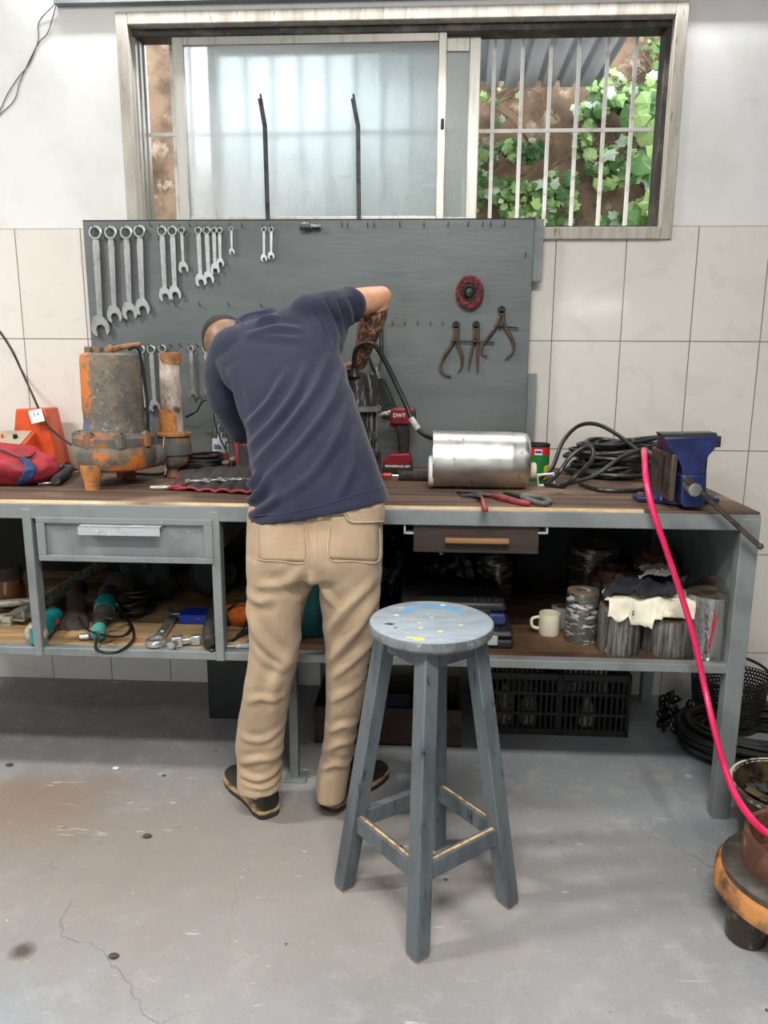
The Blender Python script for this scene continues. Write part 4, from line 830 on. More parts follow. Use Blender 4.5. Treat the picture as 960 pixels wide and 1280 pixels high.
b = MB(); b.cyl(PY(514, 523, YM - .113), PY(523, 537, YM - .128), .0105, seg=12); b.build('cable_sleeve', mat('grey_sleeve', (196, 196, 190), .4, c2=(150, 150, 146), s2=40), pc_)
FB = mat('float_box_black', (42, 43, 44), .35, c2=(34, 34, 35), s2=20)
YFS = PYB - .03; fs = thing('float_switch', PY(497, 500, YFS), 'flat black float switch box hanging tilted above the red drill', 'switch')
M_ = face(PY(480.5, 495, YFS), roll=math.radians(24)); k = mpp(M_.translation)
b = MB(); b.prism([(-8 * k, -22 * k), (8 * k, -22 * k), (9 * k, -18 * k), (9 * k, 20 * k), (6 * k, 23 * k), (-6 * k, 23 * k), (-9 * k, 20 * k), (-9 * k, -18 * k)], .026, M_); b.build('box', FB, fs, bevel=.003)
b = MB(); pr = [(-5.5, -12), (5.5, -12), (5.5, 15), (-5.5, 15)]; b.tube([M_ @ V((x * k, y * k, .026)) for x, y in pr], .0022, 6, True); b.build('raised_rim', mat('rim_grey', (74, 75, 76), .4), fs)
for x in (-5.5, 5.5):
    b = MB(); b.cyl(M_ @ V((x * k, -19 * k, .025)), M_ @ V((x * k, -19 * k, .029)), .004, seg=10); b.build('screw', CHROME, fs)
b = MB(); b.tube(sp([M_ @ V((0, 22 * k, .012)), PY(473, 462, YFS), PY(477, 446, YFS + .012), PY(477, 432, YFS + .018)], 5), .0035, 7); b.limb([PY(461, 446, YFS), PY(466, 460, YFS), PY(472, 474, YFS)], [.005, .006, .004], 8); b.build('cable', RUB, fs)
b = MB(); b.limb([M_ @ V((-3 * k, 24 * k, .014)), M_ @ V((-2 * k, 32 * k, .014))], [.006, .003], 8); b.limb([M_ @ V((3 * k, 24 * k, .014)), M_ @ V((5 * k, 35 * k, .014))], [.007, .004], 8); b.build('terminal', CHROME, fs)
YD = 2.79
DRED = mat('drill_red', (138, 28, 40), .4, c2=(108, 22, 34), s2=18); DBLK = mat('drill_black', (34, 30, 32), .55, c2=(50, 44, 44), s2=30)
dr_ = thing('cordless_drill', (PY(497, 586, YD).x, YD, ZB), 'dark red cordless drill standing on its battery in front of the tool board', 'drill')
def dslab(pts, d, m, name, bev=.006, off=0, par=None):
    b = MB(); P0 = pxpoly(pts, YD); 
    b.loft([[p + V((0, -d / 2 + off, 0)) for p in P0], [p + V((0, d / 2 + off, 0)) for p in P0]]); return b.build(name, m, par or dr_, bevel=bev, seg=3)
kz = ZB
dslab([(488, 513), (492, 510), (514, 509), (519, 512), (520, 526), (514, 530), (490, 530), (487, 524)], .062, DRED, 'motor_body')
dslab([(511, 511), (519.5, 512), (520.5, 526), (515, 529), (511, 526)], .064, DBLK, 'rear_cap')
dslab([(494, 528), (510, 528), (512, 545), (511, 568), (499, 568), (497, 548)], .042, DBLK, 'handle', .008)
dslab([(491, 530), (499, 530), (498, 541), (493, 540)], .02, DRED, 'trigger', .003)
dslab([(486, 529), (498, 529), (497, 534), (488, 533)], .03, DRED, 'light_bracket', .003)
bt_ = dslab([(488, 566), (513, 565), (515, 574), (516, 580), (478, 580), (480, 575)], .075, DRED, 'battery', .006)
b = MB(); a_, c_ = PY(478, 579, YD), PY(516, 586.5, YD); b.bb((a_.x, YD - .04, ZB), (c_.x, YD + .04, a_.z)); bb_ = b.build('battery_base', DBLK, dr_, bevel=.004)
b = MB(); Mx = TM(PY(488.5, 519, YD), (-1, 0, 0)); k = mpp(Mx.translation); b.lathe([(7 * k, 0), (6.5 * k, 3 * k), (5.2 * k, 4 * k), (5.2 * k, 9 * k), (3.4 * k, 12 * k), (2 * k, 14 * k)], Mx, 18); b.build('chuck', SHINY, dr_)
b = MB(); b.cyl(Mx @ V((0, 0, 13 * k)), Mx @ V((0, 0, 20 * k)), .0025, seg=6); b.build('bit', SHINY, dr_)
TXW = mat('print_white', (236, 232, 230), .5)
text('brand_lettering', 'DWT', TXW, dr_, .019, face(PY(499, 519.5, YD - .0325)), .0006, .0005)
text('battery_lettering', 'POWERPACK 20V', TXW, bb_, .0115, face(PY(497, 583, YD - .0415)), .0005, .0004)
# ---------------------------------------------------------------- silver cylinder, can, brush, pliers, bracket
YC = 2.47
SILV = NT('galvanised_shell'); t = SILV
c_ = t.mix(t.ramp(t.noise(9, 5, .6, stretch=(.5, 1, 1)), .4, .65), lin((232, 230, 224)), lin((206, 202, 192)))
c_ = t.mix(t.ramp(t.noise(26, 5, .7, stretch=(2, 1, 1)), .60, .70), c_, lin((120, 112, 100)))
t.link(c_, t.p.inputs['Base Color']); t.p.inputs['Metallic'].default_value = 1.0; t.link(t.ramp(t.noise(14, 4, .6), -.25, 1.9), t.p.inputs['Roughness']); t.bump(t.noise(5, 3, .5), .35, .01); SILV = t.m
cyl = thing('steel_motor_shell', (PY(598, 600, YC).x, YC, ZB), 'dented silver metal cylinder lying on its side in the middle of the bench', 'cylinder')
pc0 = PY(540, 577, YC); k = mpp(PY(598, 577, YC)); Rc = 35.5 * k; zc = ZB + Rc + .001
Mx = TM((pc0.x, YC, zc), (1, .02, -.012)); L = 119 * k
b = MB(); b.lathe([(Rc * .93, .012), (Rc * .93, 0), (Rc, 0), (Rc, L * .80), (Rc * 1.004, L * .81), (Rc * .995, L * .82), (Rc * .99, L * .93), (Rc * .95, L * .975), (Rc * .84, L), (.02, L)], Mx, 48, True, wob=.004); b.build('shell', SILV, cyl)
b = MB(); b.cyl(Mx @ V((0, 0, .02)), Mx @ V((0, 0, .03)), Rc * .925, seg=40); b.build('dark_core', BLACK, cyl)
b = MB(); b.lathe([(17 * k, 0), (19 * k, .004), (19 * k, .016), (17 * k, .018)], TM(Mx @ V((0, 0, -.012)) + V((0, -.03, -.036)), (1, 0, 0)), 24); b.build('end_disc', LABW, cyl)
b = MB(); q = Mx @ V((0, 0, L)) + V((-.004, -.01, -.03)); b.lathe([(10 * k, -.02), (10 * k, 11 * k), (8.5 * k, 12 * k), (8.5 * k, 0)], TM(q, (1, 0, 0)), 22); b.build('outlet_neck', mat('old_cream', (206, 196, 172), .5, c2=(160, 146, 120), s2=30), cyl)
YK = 2.64; p = PY(673, 577, YK); k = mpp(p); M_ = Matrix.Translation((p.x, YK, ZB)); hc = PY(673, 554, YK).z - ZB; Rk = 13.2 * k
can = thing('tin_can', (p.x, YK, ZB), 'open tin can with red, green and yellow label behind the silver cylinder', 'can')
CG = mat('can_green', (30, 120, 54), .4); CR = mat('can_red', (196, 40, 36), .4); CY = mat('can_yellow', (226, 186, 50), .4); CB = mat('can_blue', (40, 60, 130), .4)
b = MB(); b.lathe([(Rk * .97, 0), (Rk, .004), (Rk, hc)], M_, 32, False); b.build('body', CG, can)
b = MB(); b.lathe([(Rk * 1.0, hc - .012), (Rk * 1.03, hc - .010), (Rk * 1.03, hc), (Rk * .93, hc), (Rk * .93, hc - .03), (.001, hc - .03)], M_, 32); b.build('rim', DSTEEL, can)
def band(m, a0, a1, z0, z1, name, dr=1.006, slant=0):
    b = MB(); b.grid(lambda u, v: M_ @ V((Rk * dr * math.cos(a0 + (a1 - a0) * u), Rk * dr * math.sin(a0 + (a1 - a0) * u), z0 + (z1 - z0) * v + slant * u)), 14, 2); return b.build(name, m, can)
band(CR, -2.9, -.2, hc * .70, hc * .92, 'red_band'); band(CY, -1.15, -.1, hc * .06, hc * .42, 'yellow_panel', 1.008, .01); lw = band(LABW, -2.1, -1.4, hc * .72, hc * .86, 'white_panel', 1.012); band(CB, -2.05, -1.45, hc * .76, hc * .83, 'blue_stripe', 1.02)
BRIS = mat('dark_bristle', (66, 58, 50), .9, c2=(40, 36, 32), s2=60, b=.8, bs=200)
YW = 2.60; wb = thing('wire_brush', PZ(510, 603, ZB), 'round wire brush with a red tip lying left of the silver cylinder', 'brush')
A, B_ = PY(498, 598.5, YW), PY(552, 598, YW); A.z = B_.z = ZB + .017; b = MB(); b.tube([A.lerp(B_, i / 24) for i in range(25)], [.0165 + .0012 * (i % 2) for i in range(25)], 16); b.build('bristles', BRIS, wb)
b = MB(); b.cyl(A, A + V((-.026, 0, 0)), .003, seg=8); b.build('wire_stem', CHROME, wb); b = MB(); b.limb([A + V((-.028, 0, 0)), A + V((-.05, 0, 0))], [.0085, .009], 12); b.build('red_tip', mat('red_plastic', (206, 48, 40), .35), wb)
b = MB(); p = PY(474, 582, 2.7); b.limb([V((p.x, 2.7, ZB + .004)), V((p.x - .004, 2.7, ZB + .03)), V((p.x - .01, 2.7, ZB + .05))], [.008, .008, .005], 10); tag(b.build('white_cap_nozzle', mat('white_plastic', (236, 236, 234), .4)), 'small white plastic nozzle standing on the bench beside the edge of the shirt', 'nozzle')
b = MB(); p = PY(562, 546, 2.78); zz = PY(562, 540, 2.78).z; b.lathe([(.02, ZB), (.024, ZB + .004), (.024, zz - .012)], Matrix.Translation((p.x, 2.78, 0)), 20)
pt_ = thing('small_tin', (p.x, 2.78, ZB), 'small tin with a red rim just showing above the silver cylinder', 'tin'); b.build('body', PALE, pt_); b = MB(); b.lathe([(.0245, zz - .014), (.026, zz - .012), (.026, zz), (.001, zz)], Matrix.Translation((p.x, 2.78, 0)), 20); b.build('lid', REDT, pt_)
GRG = mat('grey_grip', (96, 98, 92), .5, c2=(74, 76, 72), s2=30); RGRIP = mat('red_grip', (140, 44, 48), .45, c2=(110, 34, 40), s2=30)
def plz(u, v, z=.008): p = PZ(u, v, ZB + z); return p
pa = thing('slip_joint_pliers', plz(600, 622, 0), 'dark pliers with red handles lying open in front of the silver cylinder', 'pliers')
b = MB(); b.limb([plz(572, 615), plz(585, 616), plz(598, 618)], [.005, .009, .011], 10); b.limb([plz(576, 619), plz(588, 619.5), plz(598, 620)], [.004, .006, .009], 10); b.limb([plz(598, 618), plz(612, 619)], [.011, .007], 10); b.cyl(plz(598, 619, .0), plz(598, 619, .022), .006, seg=10); b.build('jaws', DSTEEL, pa)
b = MB(); q = sp([plz(600, 620), plz(604, 627), plz(605, 633, .008), plz(607, 637, .009)], 4); b.tube(q, [.006] * 4 + [.008] * (len(q) - 4), 10); b.ball(q[-1], .008, 10); b.build('handle', RGRIP, pa)
b = MB(); q = sp([plz(610, 619), plz(625, 622), plz(645, 627), plz(660, 629.5)], 4); b.tube(q, [.006] * 3 + [.0095] * (len(q) - 3), 10); b.ball(q[-1], .0095, 10); b.build('handle', RGRIP, pa)
pb = thing('grey_handled_pliers', plz(665, 625, 0), 'pliers with grey handles lying behind the red-handled pliers', 'pliers')
b = MB(); b.limb([plz(630, 616, .012), plz(642, 618, .012), plz(650, 620, .012)], [.004, .008, .009], 10); b.build('jaws', DSTEEL, pb)
for pts in ([(650, 620), (662, 625), (676, 629), (684, 629)], [(650, 619), (664, 620), (678, 622), (688, 627)]):
    b = MB(); q = sp([plz(u, v, .010) for u, v in pts], 4); b.tube(q, .008, 10); b.ball(q[-1], .008, 10); b.build('handle', GRG, pb)
sc_ = PZ(682, 607, ZB); b = MB()
M_ = face(sc_ + V((0, 0, .020)), tilt=math.radians(-12), roll=math.radians(6)); q = [(-.027, -.018), (.027, -.018), (.027, .018), (-.027, .018)]
b.tube([M_ @ V((x, y, 0)) for x, y in q], .0055, 4, True); tag(b.build('square_buckle', mat('white_enamel', (232, 230, 224), .4), bevel=.001), 'small white rectangular buckle standing on edge right of the can', 'buckle')
# ---------------------------------------------------------------- black cable heap
cc = PZ(768, 596, ZB) + V((0, .06, 0))
RUBG = mat('black_cable_sheath', (30, 30, 31), .38, c2=(44, 44, 44), s2=10)
zt3 = ZB + .16
coil('cable_heap', cc, .185, .15, 26, .0072, 'big heap of black cable loops lying on the bench behind the blue vise', 'cable', 21, hgt=.125, tilt=.26, m=RUBG, wild=.42, tails=[
 [PY(672, 600, 2.55), PY(690, 585, 2.58), PY(703, 553, 2.66), PY(722, 533, 2.72), PY(744, 530, 2.74), PY(768, 541, 2.72), PY(800, 565, 2.66)],
 [PZ(682, 606, ZB + .01), PY(698, 592, 2.55), PY(712, 572, 2.56), PY(728, 560, 2.57), PY(740, 561, 2.57), PY(740, 575, 2.52), PY(720, 595, 2.45), PZ(704, 608, ZB + .008), PZ(688, 606, ZB + .008)],
 [PZ(700, 607, ZB + .009), PY(740, 596, 2.42), PY(780, 570, 2.44), PY(822, 556, 2.5)], [PZ(725, 604, ZB + .009), PZ(750, 612, ZB + .009), PZ(790, 613, ZB + .009), PZ(822, 611, ZB + .009)]])
# ---------------------------------------------------------------- vise
VB = mat('vise_blue', (38, 45, 92), .34, c2=(30, 36, 74), s2=10, c3=(150, 152, 160), s3=30, t3=(.68, .72), b=.2, bs=40); VST = mat('vise_steel', (84, 82, 80), .4, .75, c2=(58, 56, 54), s2=24, c3=(150, 148, 142), s3=50); VBR = mat('greasy_brown', (84, 70, 60), .5, .3, c2=(52, 46, 42), s2=18, c3=(120, 104, 90), s3=50)
YV = 2.135
ZB0 = ZB; ZB = ZB + .002
vz = thing('bench_vise', (PY(862, 634, YV).x, YV + .12, ZB), 'blue bench vise bolted to the right front corner of the bench', 'vise')
dpth = .055
P0 = pxpoly([(830, 547), (897, 546), (897, 556), (893, 563), (887, 569), (883, 577), (882, 596), (853, 596), (853, 585), (849, 576), (842, 567), (835, 558)], YV)
b = MB(); b.loft([P0, [p + V((-.004, dpth, 0)) for p in P0]]); b.build('moving_jaw', VB, vz, bevel=.004)
P0 = pxpoly([(853, 594), (881, 594), (882, 630), (880, 634), (856, 635), (851, 628)], YV - .012)
for p in P0: p.z = max(p.z, ZB + .002)
b = MB(); b.loft([P0, [p + V((-.004, .32, 0)) for p in P0]]); b.build('slide_bar', VB, vz, bevel=.005)
P0 = pxpoly([(826, 541.5), (896, 541), (898, 547), (829, 547.5)], YV + .01); b = MB(); b.loft([P0, [p + V((0, .05, 0)) for p in P0]]); b.build('jaw_plate', VST, vz, bevel=.002)
xv0, xv1 = PY(826, 600, YV + .1).x, PY(882, 600, YV + .1).x; zj = PY(840, 548, YV).z
b = MB(); b.bb((xv0 - .012, YV + .075, zj - .032), (xv1 + .025, YV + .13, zj)); b.build('fixed_jaw_plate', VST, vz, bevel=.002)
b = MB(); b.loft([[V((x, y, z)) for x, y in ((xv0 + e, YV + .085 + f_), (xv1 - e, YV + .085 + f_), (xv1 - e, YV + .24 - g), (xv0 + e, YV + .24 - g))] for z, e, f_, g in ((ZB + .012, -.01, -.02, -.02), (ZB + .04, .0, 0, 0), (ZB + .10, .004, 0, .02), (zj - .06, .004, 0, .05), (zj - .03, -.008, -.005, .09))]); b.build('fixed_body', VB, vz, bevel=.004)
b = MB(); b.bb((xv0 - .004, YV + .0, ZB + .022), (xv0 + .012, YV + .20, zj - .045)); b.build('side_guide', VBR, vz, bevel=.004)
b = MB(); b.bb((xv0 - .006, YV + .058, ZB + .05), (xv0 - .003, YV + .078, zj - .06)); b.build('guide_slot', BLACK, vz)
b = MB(); cb = V(((xv0 + xv1) / 2, YV + .14, ZB + .0008)); b.lathe([(.085, 0), (.085, .014), (.07, .02)], Matrix.Translation(cb), 32); b.bb((cb.x - .125, cb.y - .03, ZB), (cb.x + .115, cb.y + .03, ZB + .014)); b.build('swivel_base', VB, vz, bevel=.003)
for s_ in (-.108, .098):
    b = MB(); q = cb + V((s_, 0, .014)); b.cyl(q, q + V((0, 0, .009)), .011, seg=6); b.build('bolt', BOLT, vz)
sx_ = PY(866, 611, YV - .04); b = MB(); b.cyl(V((sx_.x - .006, YV - .004, sx_.z + .004)), sx_ + V((0, 0, 0)), .0135, seg=18); b.lathe([(.013, -.004), (.0185, 0), (.0185, .016), (.012, .019)], TM(sx_, (.12, -1, -.05)), 20); b.build('screw_head', SHINY, vz)
A, B_ = PY(859, 600, YV - .046), PY(950, 683, YV - .062); b = MB(); b.cyl(A, B_, .0072, seg=12); b.ball(B_, .0095, 12); b.cyl(A - (B_ - A).normalized() * .008, A + (B_ - A).normalized() * .012, .0105, seg=12); b.build('handle_bar', VBR, vz)
ZB = ZB0
# ---------------------------------------------------------------- pink hose
HOSE = mat('pink_hose', (222, 34, 92), .35, c2=(206, 28, 80), s2=4, coat=.3)
b = MB(); b.tube(sp([PY(828, 582, 2.62), PY(812, 567, 2.48), PY(805, 563, 2.34), PY(806, 573, 2.22), PY(807, 594, 2.14), PY(812, 622, 2.10), PY(820, 650, 2.085), PY(832, 685, 2.085), PY(851, 742, 2.08), PY(868, 800, 2.07), PY(881, 860, 2.05), PY(897, 928, 1.93), PY(915, 984, 1.80), PY(936, 1019, 1.70), PY(962, 1043, 1.62), PY(1010, 1062, 1.56)], 8), .0088, 12)
tag(b.build('air_hose', HOSE), 'bright pink hose draped from the vise down past the bench to the rusty parts', 'hose')
# twisted wires on the wall
b = MB(); Yw = D - .006
b.tube(sp([PY(71, 3, D - .02), PY(49, 27, Yw), PY(48, 50, Yw), PY(36, 80, Yw), PY(22, 98, Yw), PY(8, 120, Yw), PY(-3, 146, Yw)], 6), .0017, 5); b.tube(sp([PY(71, 3, D - .02), PY(60, 40, Yw), PY(48, 54, Yw), PY(32, 86, Yw), PY(24, 105, Yw), PY(18, 125, Yw), PY(0, 143, Yw), PY(-10, 152, Yw)], 6), .0017, 5)
tag(b.build('twisted_wire', mat('wire_brown', (84, 66, 60), .6)), 'pair of thin loosely twisted wires hanging on the white wall at the upper left', 'wire')
for u, v in ((730, 362), (739, 372)):
    pass
# ---------------------------------------------------------------- right shelf: wound stators, rags, cases, mug
WRAP = mat('film_wrapped_steel', (96, 94, 88), .18, .3, c2=(226, 224, 218), s2=18, t2=(.52, .60), st2=(1, 1, 3), c3=(34, 32, 30), s3=20, t3=(.56, .62), st3=(1, 1, 2.5), b=1.0, bs=34, bst=(1, 1, 3))  # pale streaks put the bright glints of the film into the colour
LAM = mat('laminated_core', (128, 124, 116), .4, .4, c2=(62, 59, 56), s2=38, t2=(.42, .60), st2=(3, 3, .15), c3=(170, 164, 152), s3=28, t3=(.62, .68), st3=(2, 2, .2), b=.5, bs=40, bst=(3, 3, .2))
COPW = mat('copper_winding', (120, 66, 40), .4, .5, c2=(66, 46, 36), s2=50, t2=(.42, .58), c3=(190, 150, 110), s3=60, t3=(.62, .66), b=.9, bs=120)
TOPB = mat('brown_paper_top', (120, 100, 80), .8, c2=(84, 70, 56), s2=16, b=.3, bs=60)
FILM = clear_mat('clear_film', (240, 240, 238), .12, .66)
def stator(cx, ytop, ybase, hw, label, Y=None, body=WRAP, top=TOPB, coil_=False, film=0, wob=.02, name='stator_core'):
    base = PZ(cx, ybase, ZS); k0 = mpp(base); yc = (base.y + hw * k0 * .9) if Y is None else Y
    p = PY(cx, ybase, yc); k = mpp(p); R = hw * k; hz = PY(cx, ytop, yc).z - ZS; p = V((p.x, yc, ZS)); M_ = Matrix.Translation(p)
    root = thing(name, p, label, 'motor core', 'motor cores on the lower shelf')
    b = MB(); b.lathe([(R * .96, 0), (R, .01), (R * .985, hz * .3), (R, hz * .55), (R * .99, hz - .008), (R * .93, hz)], M_, 40, True, wob=wob); b.build('core_body', body, root)
    if coil_:
        b = MB(); n = 30
        for i in range(n):
            a = 2 * PI * i / n; q = p + V((math.cos(a) * R * .72, math.sin(a) * R * .72, hz)); b.limb([q + V((math.cos(a) * R * .14, math.sin(a) * R * .14, 0)), q + V((0, 0, .022)), q - V((math.cos(a) * R * .14, math.sin(a) * R * .14, 0))], [.012, .014, .012], 6)
        b.torus(R * .74, .016, Matrix.Translation(p + V((0, 0, hz + .008))), 32, 8); b.build('winding', COPW, root)
    else:
        b = MB(); b.lathe([(R * .95, hz - .002), (R * .94, hz + .003), (R * .5, hz + .004), (R * .46, hz - .03), (.001, hz - .03)], M_, 32); b.build('end_ring', top, root)
    if film:
        b = MB(); f = film
        b.lathe([(R * 1.10, .002), (R * 1.06, .02), (R * 1.09, hz * .4), (R * 1.05, hz * .8), (R * 1.08, hz + .004), (R * .8, hz + .02), (R * .4, hz + .045), (.02, hz + .05)], M_, 60, False, wob=.10 * f); b.build('plastic_film', FILM, root, smooth=20)
    return root, p, R, hz
stator(725, 738, 806, 20, 'film-wrapped motor core standing right beside the white mug')
_, pB, RB, hB = stator(771, 757, 821, 26, 'dark motor core half covered by the white rag, left one under the rags', body=LAM)
_, pC, RC, hC = stator(832, 766, 822, 34, 'wide ribbed motor core under the right half of the white rag', body=LAM, wob=.005)
st_, pD, RD, hD = stator(882, 741, 826, 30, 'brown-topped motor core in a loose clear plastic bag at the right end of the shelf', body=LAM, film=1)
b = MB(); b.tube(sp([PY(894, 765, pD.y - RD * 1.16), PY(890, 790, pD.y - RD * 1.18), PY(886, 813, pD.y - RD * 1.16), PY(889, 800, pD.y - RD * 1.18), PY(896, 770, pD.y - RD * 1.16)], 4), .0018, 6); b.build('red_cord', CR, st_)
stator(762, 722, 775, 28, 'copper-wound motor core standing behind the dark rag', Y=2.53, body=LAM, coil_=True, film=0)
stator(815, 700, 765, 27, 'copper-wound motor core in film at the back right of the shelf', Y=2.60, body=WRAP, coil_=True, film=0)
stator(738, 682, 770, 30, 'tall film-wrapped motor core at the back of the shelf', Y=2.78, body=WRAP, film=.8)
stator(617, 700, 760, 22, 'small film-wrapped core standing behind the blue tool case', Y=2.72, body=WRAP, film=1)
RAGW = mat('white_rag', (226, 220, 198), .9, c2=(206, 198, 174), s2=12, b=.4, bs=40); RAGB = mat('black_rag', (30, 30, 34), .9, c2=(44, 42, 48), s2=14, b=.4, bs=40); RAGG = mat('grey_rag', (126, 122, 120), .9, c2=(104, 100, 98), s2=14, b=.4, bs=40)
ztop = ZS + max(hB, hC) + .02
def rag(name, label, pts, m, z0, dropf, seed, amp=.012):
    """a cloth over a quad of (x, y) points at height z0 with the front edge hanging"""
    A, B_, C_, D_ = [V((p[0], p[1], z0)) for p in pts]
    def f(u, v):
        e = .035 * noise.noise(V((u * 4 + seed, v * 4, 1.5)))
        p = A.lerp(B_, u).lerp(D_.lerp(C_, u), v) + V((e, e * .6, 0))
        n = noise.fractal(V((u * 5 + seed, v * 5, seed)), 1, 2, 4)
        d = dropf(u, v)
        p.z = max(z0 - .0 + amp * (1 + n) - d, ZS + .01); return p
    b = MB(); b.grid(f, 50, 36); return tag(b.build(name, m, solid=.0035, smooth=180), label, 'rag')
xl_, xr_ = PY(765, 760, 2.17).x, PY(866, 760, 2.17).x
def dw(u, v):
    hang = max(0, (.12 - v) / .12); edge = .030 + .030 * max(0, noise.noise(V((u * 5.5, 2.2, 9)))) + .025 * (abs(u - .35) < .12)
    return hang ** .7 * edge * 1.35
fy = min(pB.y - RB, pC.y - RC) - .012
rag('white_rag', 'white rag hanging over the front of two motor cores under the dark cloths', [(xl_, fy + .01), (xr_, fy), (xr_ + .02, fy + .17), (xl_ + .02, fy + .17)], RAGW, ztop, dw, 2)
rag('black_cloth', 'crumpled black cloth lying on the white rag', [(xl_ - .03, fy + .05), (xr_ - .05, fy + .035), (xr_ + .03, fy + .16), (xl_ + .05, fy + .2)], RAGB, ztop + .026, lambda u, v: max(0, .15 - v) * .10 + (.02 if u < .12 else 0), 7, .022)
rag('grey_cloth', 'folded grey cloth on top of the black cloth beside the pink hose', [(xl_ + .10, fy + .075), (xr_ - .03, fy + .075), (xr_ - .02, fy + .17), (xl_ + .12, fy + .19)], RAGG, ztop + .068, lambda u, v: max(0, .12 - u) * .12, 12, .014)
pm_ = PZ(688, 797, ZS); k = mpp(pm_); MUG = mat('white_glaze', (232, 222, 196), .3)
mg = thing('white_mug', V((pm_.x, pm_.y + .03, ZS)), 'chipped cream mug standing on the lower shelf left of the wrapped core', 'mug')
M_ = Matrix.Translation((pm_.x, pm_.y + .035, ZS)); b = MB(); r_ = 13.5 * k; h_ = 28 * k
b.lathe([(r_ * .9, 0), (r_, .005), (r_ * .98, h_), (r_ * .88, h_), (r_ * .86, .01), (.001, .008)], M_, 28); b.build('cup', MUG, mg)
b = MB(); b.tube(sp([M_ @ V((-r_ * .95, 0, h_ * .8)), M_ @ V((-r_ * 1.6, 0, h_ * .7)), M_ @ V((-r_ * 1.55, 0, h_ * .35)), M_ @ V((-r_ * .95, 0, h_ * .25))], 5), .005, 8); b.build('cup_handle', MUG, mg)
b = MB(); p = PY(700, 785, pm_.y + .13); b.lathe([(.018, 0), (.034, 0), (.034, .065), (.018, .065)], Matrix.Translation((p.x, pm_.y + .12, ZS)), 24, False); tag(b.build('tape_roll', mat('grey_tape', (150, 150, 146), .5)), 'roll of grey tape standing just behind the cream mug', 'tape')
CASEB = mat('case_black', (38, 38, 40), .45, c2=(28, 28, 30), s2=16); CASEU = mat('case_blue', (52, 70, 124), .45, c2=(40, 56, 104), s2=12)
def case(name, label, px0, px1, yb, z0, z1, dep, m, m2):
    q = PZ(px1, yb, z0); xa, xb = PY(px0, yb, q.y).x, q.x
    root = thing(name, V(((xa + xb) / 2, q.y, z0)), label, 'tool case'); zm = z0 + (z1 - z0) * .55
    b = MB(); b.bb((xa, q.y, z0), (xb, q.y + dep, zm - .002)); b.build('base', m2, root, bevel=.010, seg=3)
    b = MB(); b.bb((xa, q.y, zm), (xb, q.y + dep, z1)); ld = b.build('lid', m, root, bevel=.014, seg=3)
    b = MB()
    for i in range(4): x = xb - .03 - .022 * i; b.bb((x - .004, q.y + .02, z1 - .003), (x + .004, q.y + dep - .02, z1 + .0035))
    b.build('ribs', m, ld, bevel=.002)
    b = MB(); b.bb((xb - .085, q.y - .006, zm - .018), (xb - .05, q.y + .003, zm + .012)); b.build('clasp', PALE if m2 is CASEB and m is CASEB else m, root, bevel=.002)
    return q
q1 = case('black_tool_case', 'black plastic tool case at the bottom of the stack behind the stool seat', 490, 642, 812, ZS, ZS + .058, .3, CASEB, CASEB)
case('blue_tool_case', 'blue-cornered tool case with ribbed black lid stacked on the black tool case', 500, 632, 783, ZS + .059, ZS + .135, .27, CASEB, CASEU)
b = MB(); r = random.Random(9)
def bagp(cx, cy, cz, rx, ry, rz, seed):
    def f(u, v):
        a, t = 2 * PI * u, PI * v; n = 1 + .28 * noise.fractal(V((math.cos(a) * 2 + seed, math.sin(a) * 2, v * 4)), 1, 2, 4)
        return V((cx + rx * math.cos(a) * math.sin(t) * n, cy + ry * math.sin(a) * math.sin(t) * n, max(ZS + .002, cz + rz * math.cos(t) * n)))
    return f
BFILM = mat('black_film', (22, 22, 23), .14, b=1.0, bs=22, c2=(40, 40, 40), s2=14)
for (u, v, w_, Y, lab) in ((488, 725, 24, 2.62, 'crumpled black plastic bag at the back of the shelf beside the trouser leg'), (560, 712, 30, 2.66, 'crumpled black plastic bag on the shelf below the wooden drawer')):
    p = PY(u, v, Y); k = mpp(p); b = MB(); b.grid(bagp(p.x, Y, ZS + .10, w_ * k, .08, .13, u * .1), 40, 26); tag(b.build('plastic_bag', BFILM, smooth=24), lab, 'bag')
BUCK = mat('teal_bucket', (30, 112, 118), .4, c2=(24, 94, 102), s2=6)
p = PY(392, 806, 2.32); k = mpp(p); bk_ = thing('teal_bucket', V((p.x, 2.34, ZS)), 'teal plastic bucket on the lower shelf seen between the legs of the man', 'bucket')
M_ = Matrix.Translation((p.x, 2.34, ZS)); b = MB(); b.lathe([(.07, 0), (.075, .005), (.095, .19), (.092, .19), (.072, .01), (.001, .008)], M_, 32); b.build('pail', BUCK, bk_)
b = MB(); b.lathe([(.094, .175), (.101, .177), (.101, .195), (.092, .196)], M_, 32, False); b.build('rim', mat('teal_light', (70, 130, 128), .4), bk_)
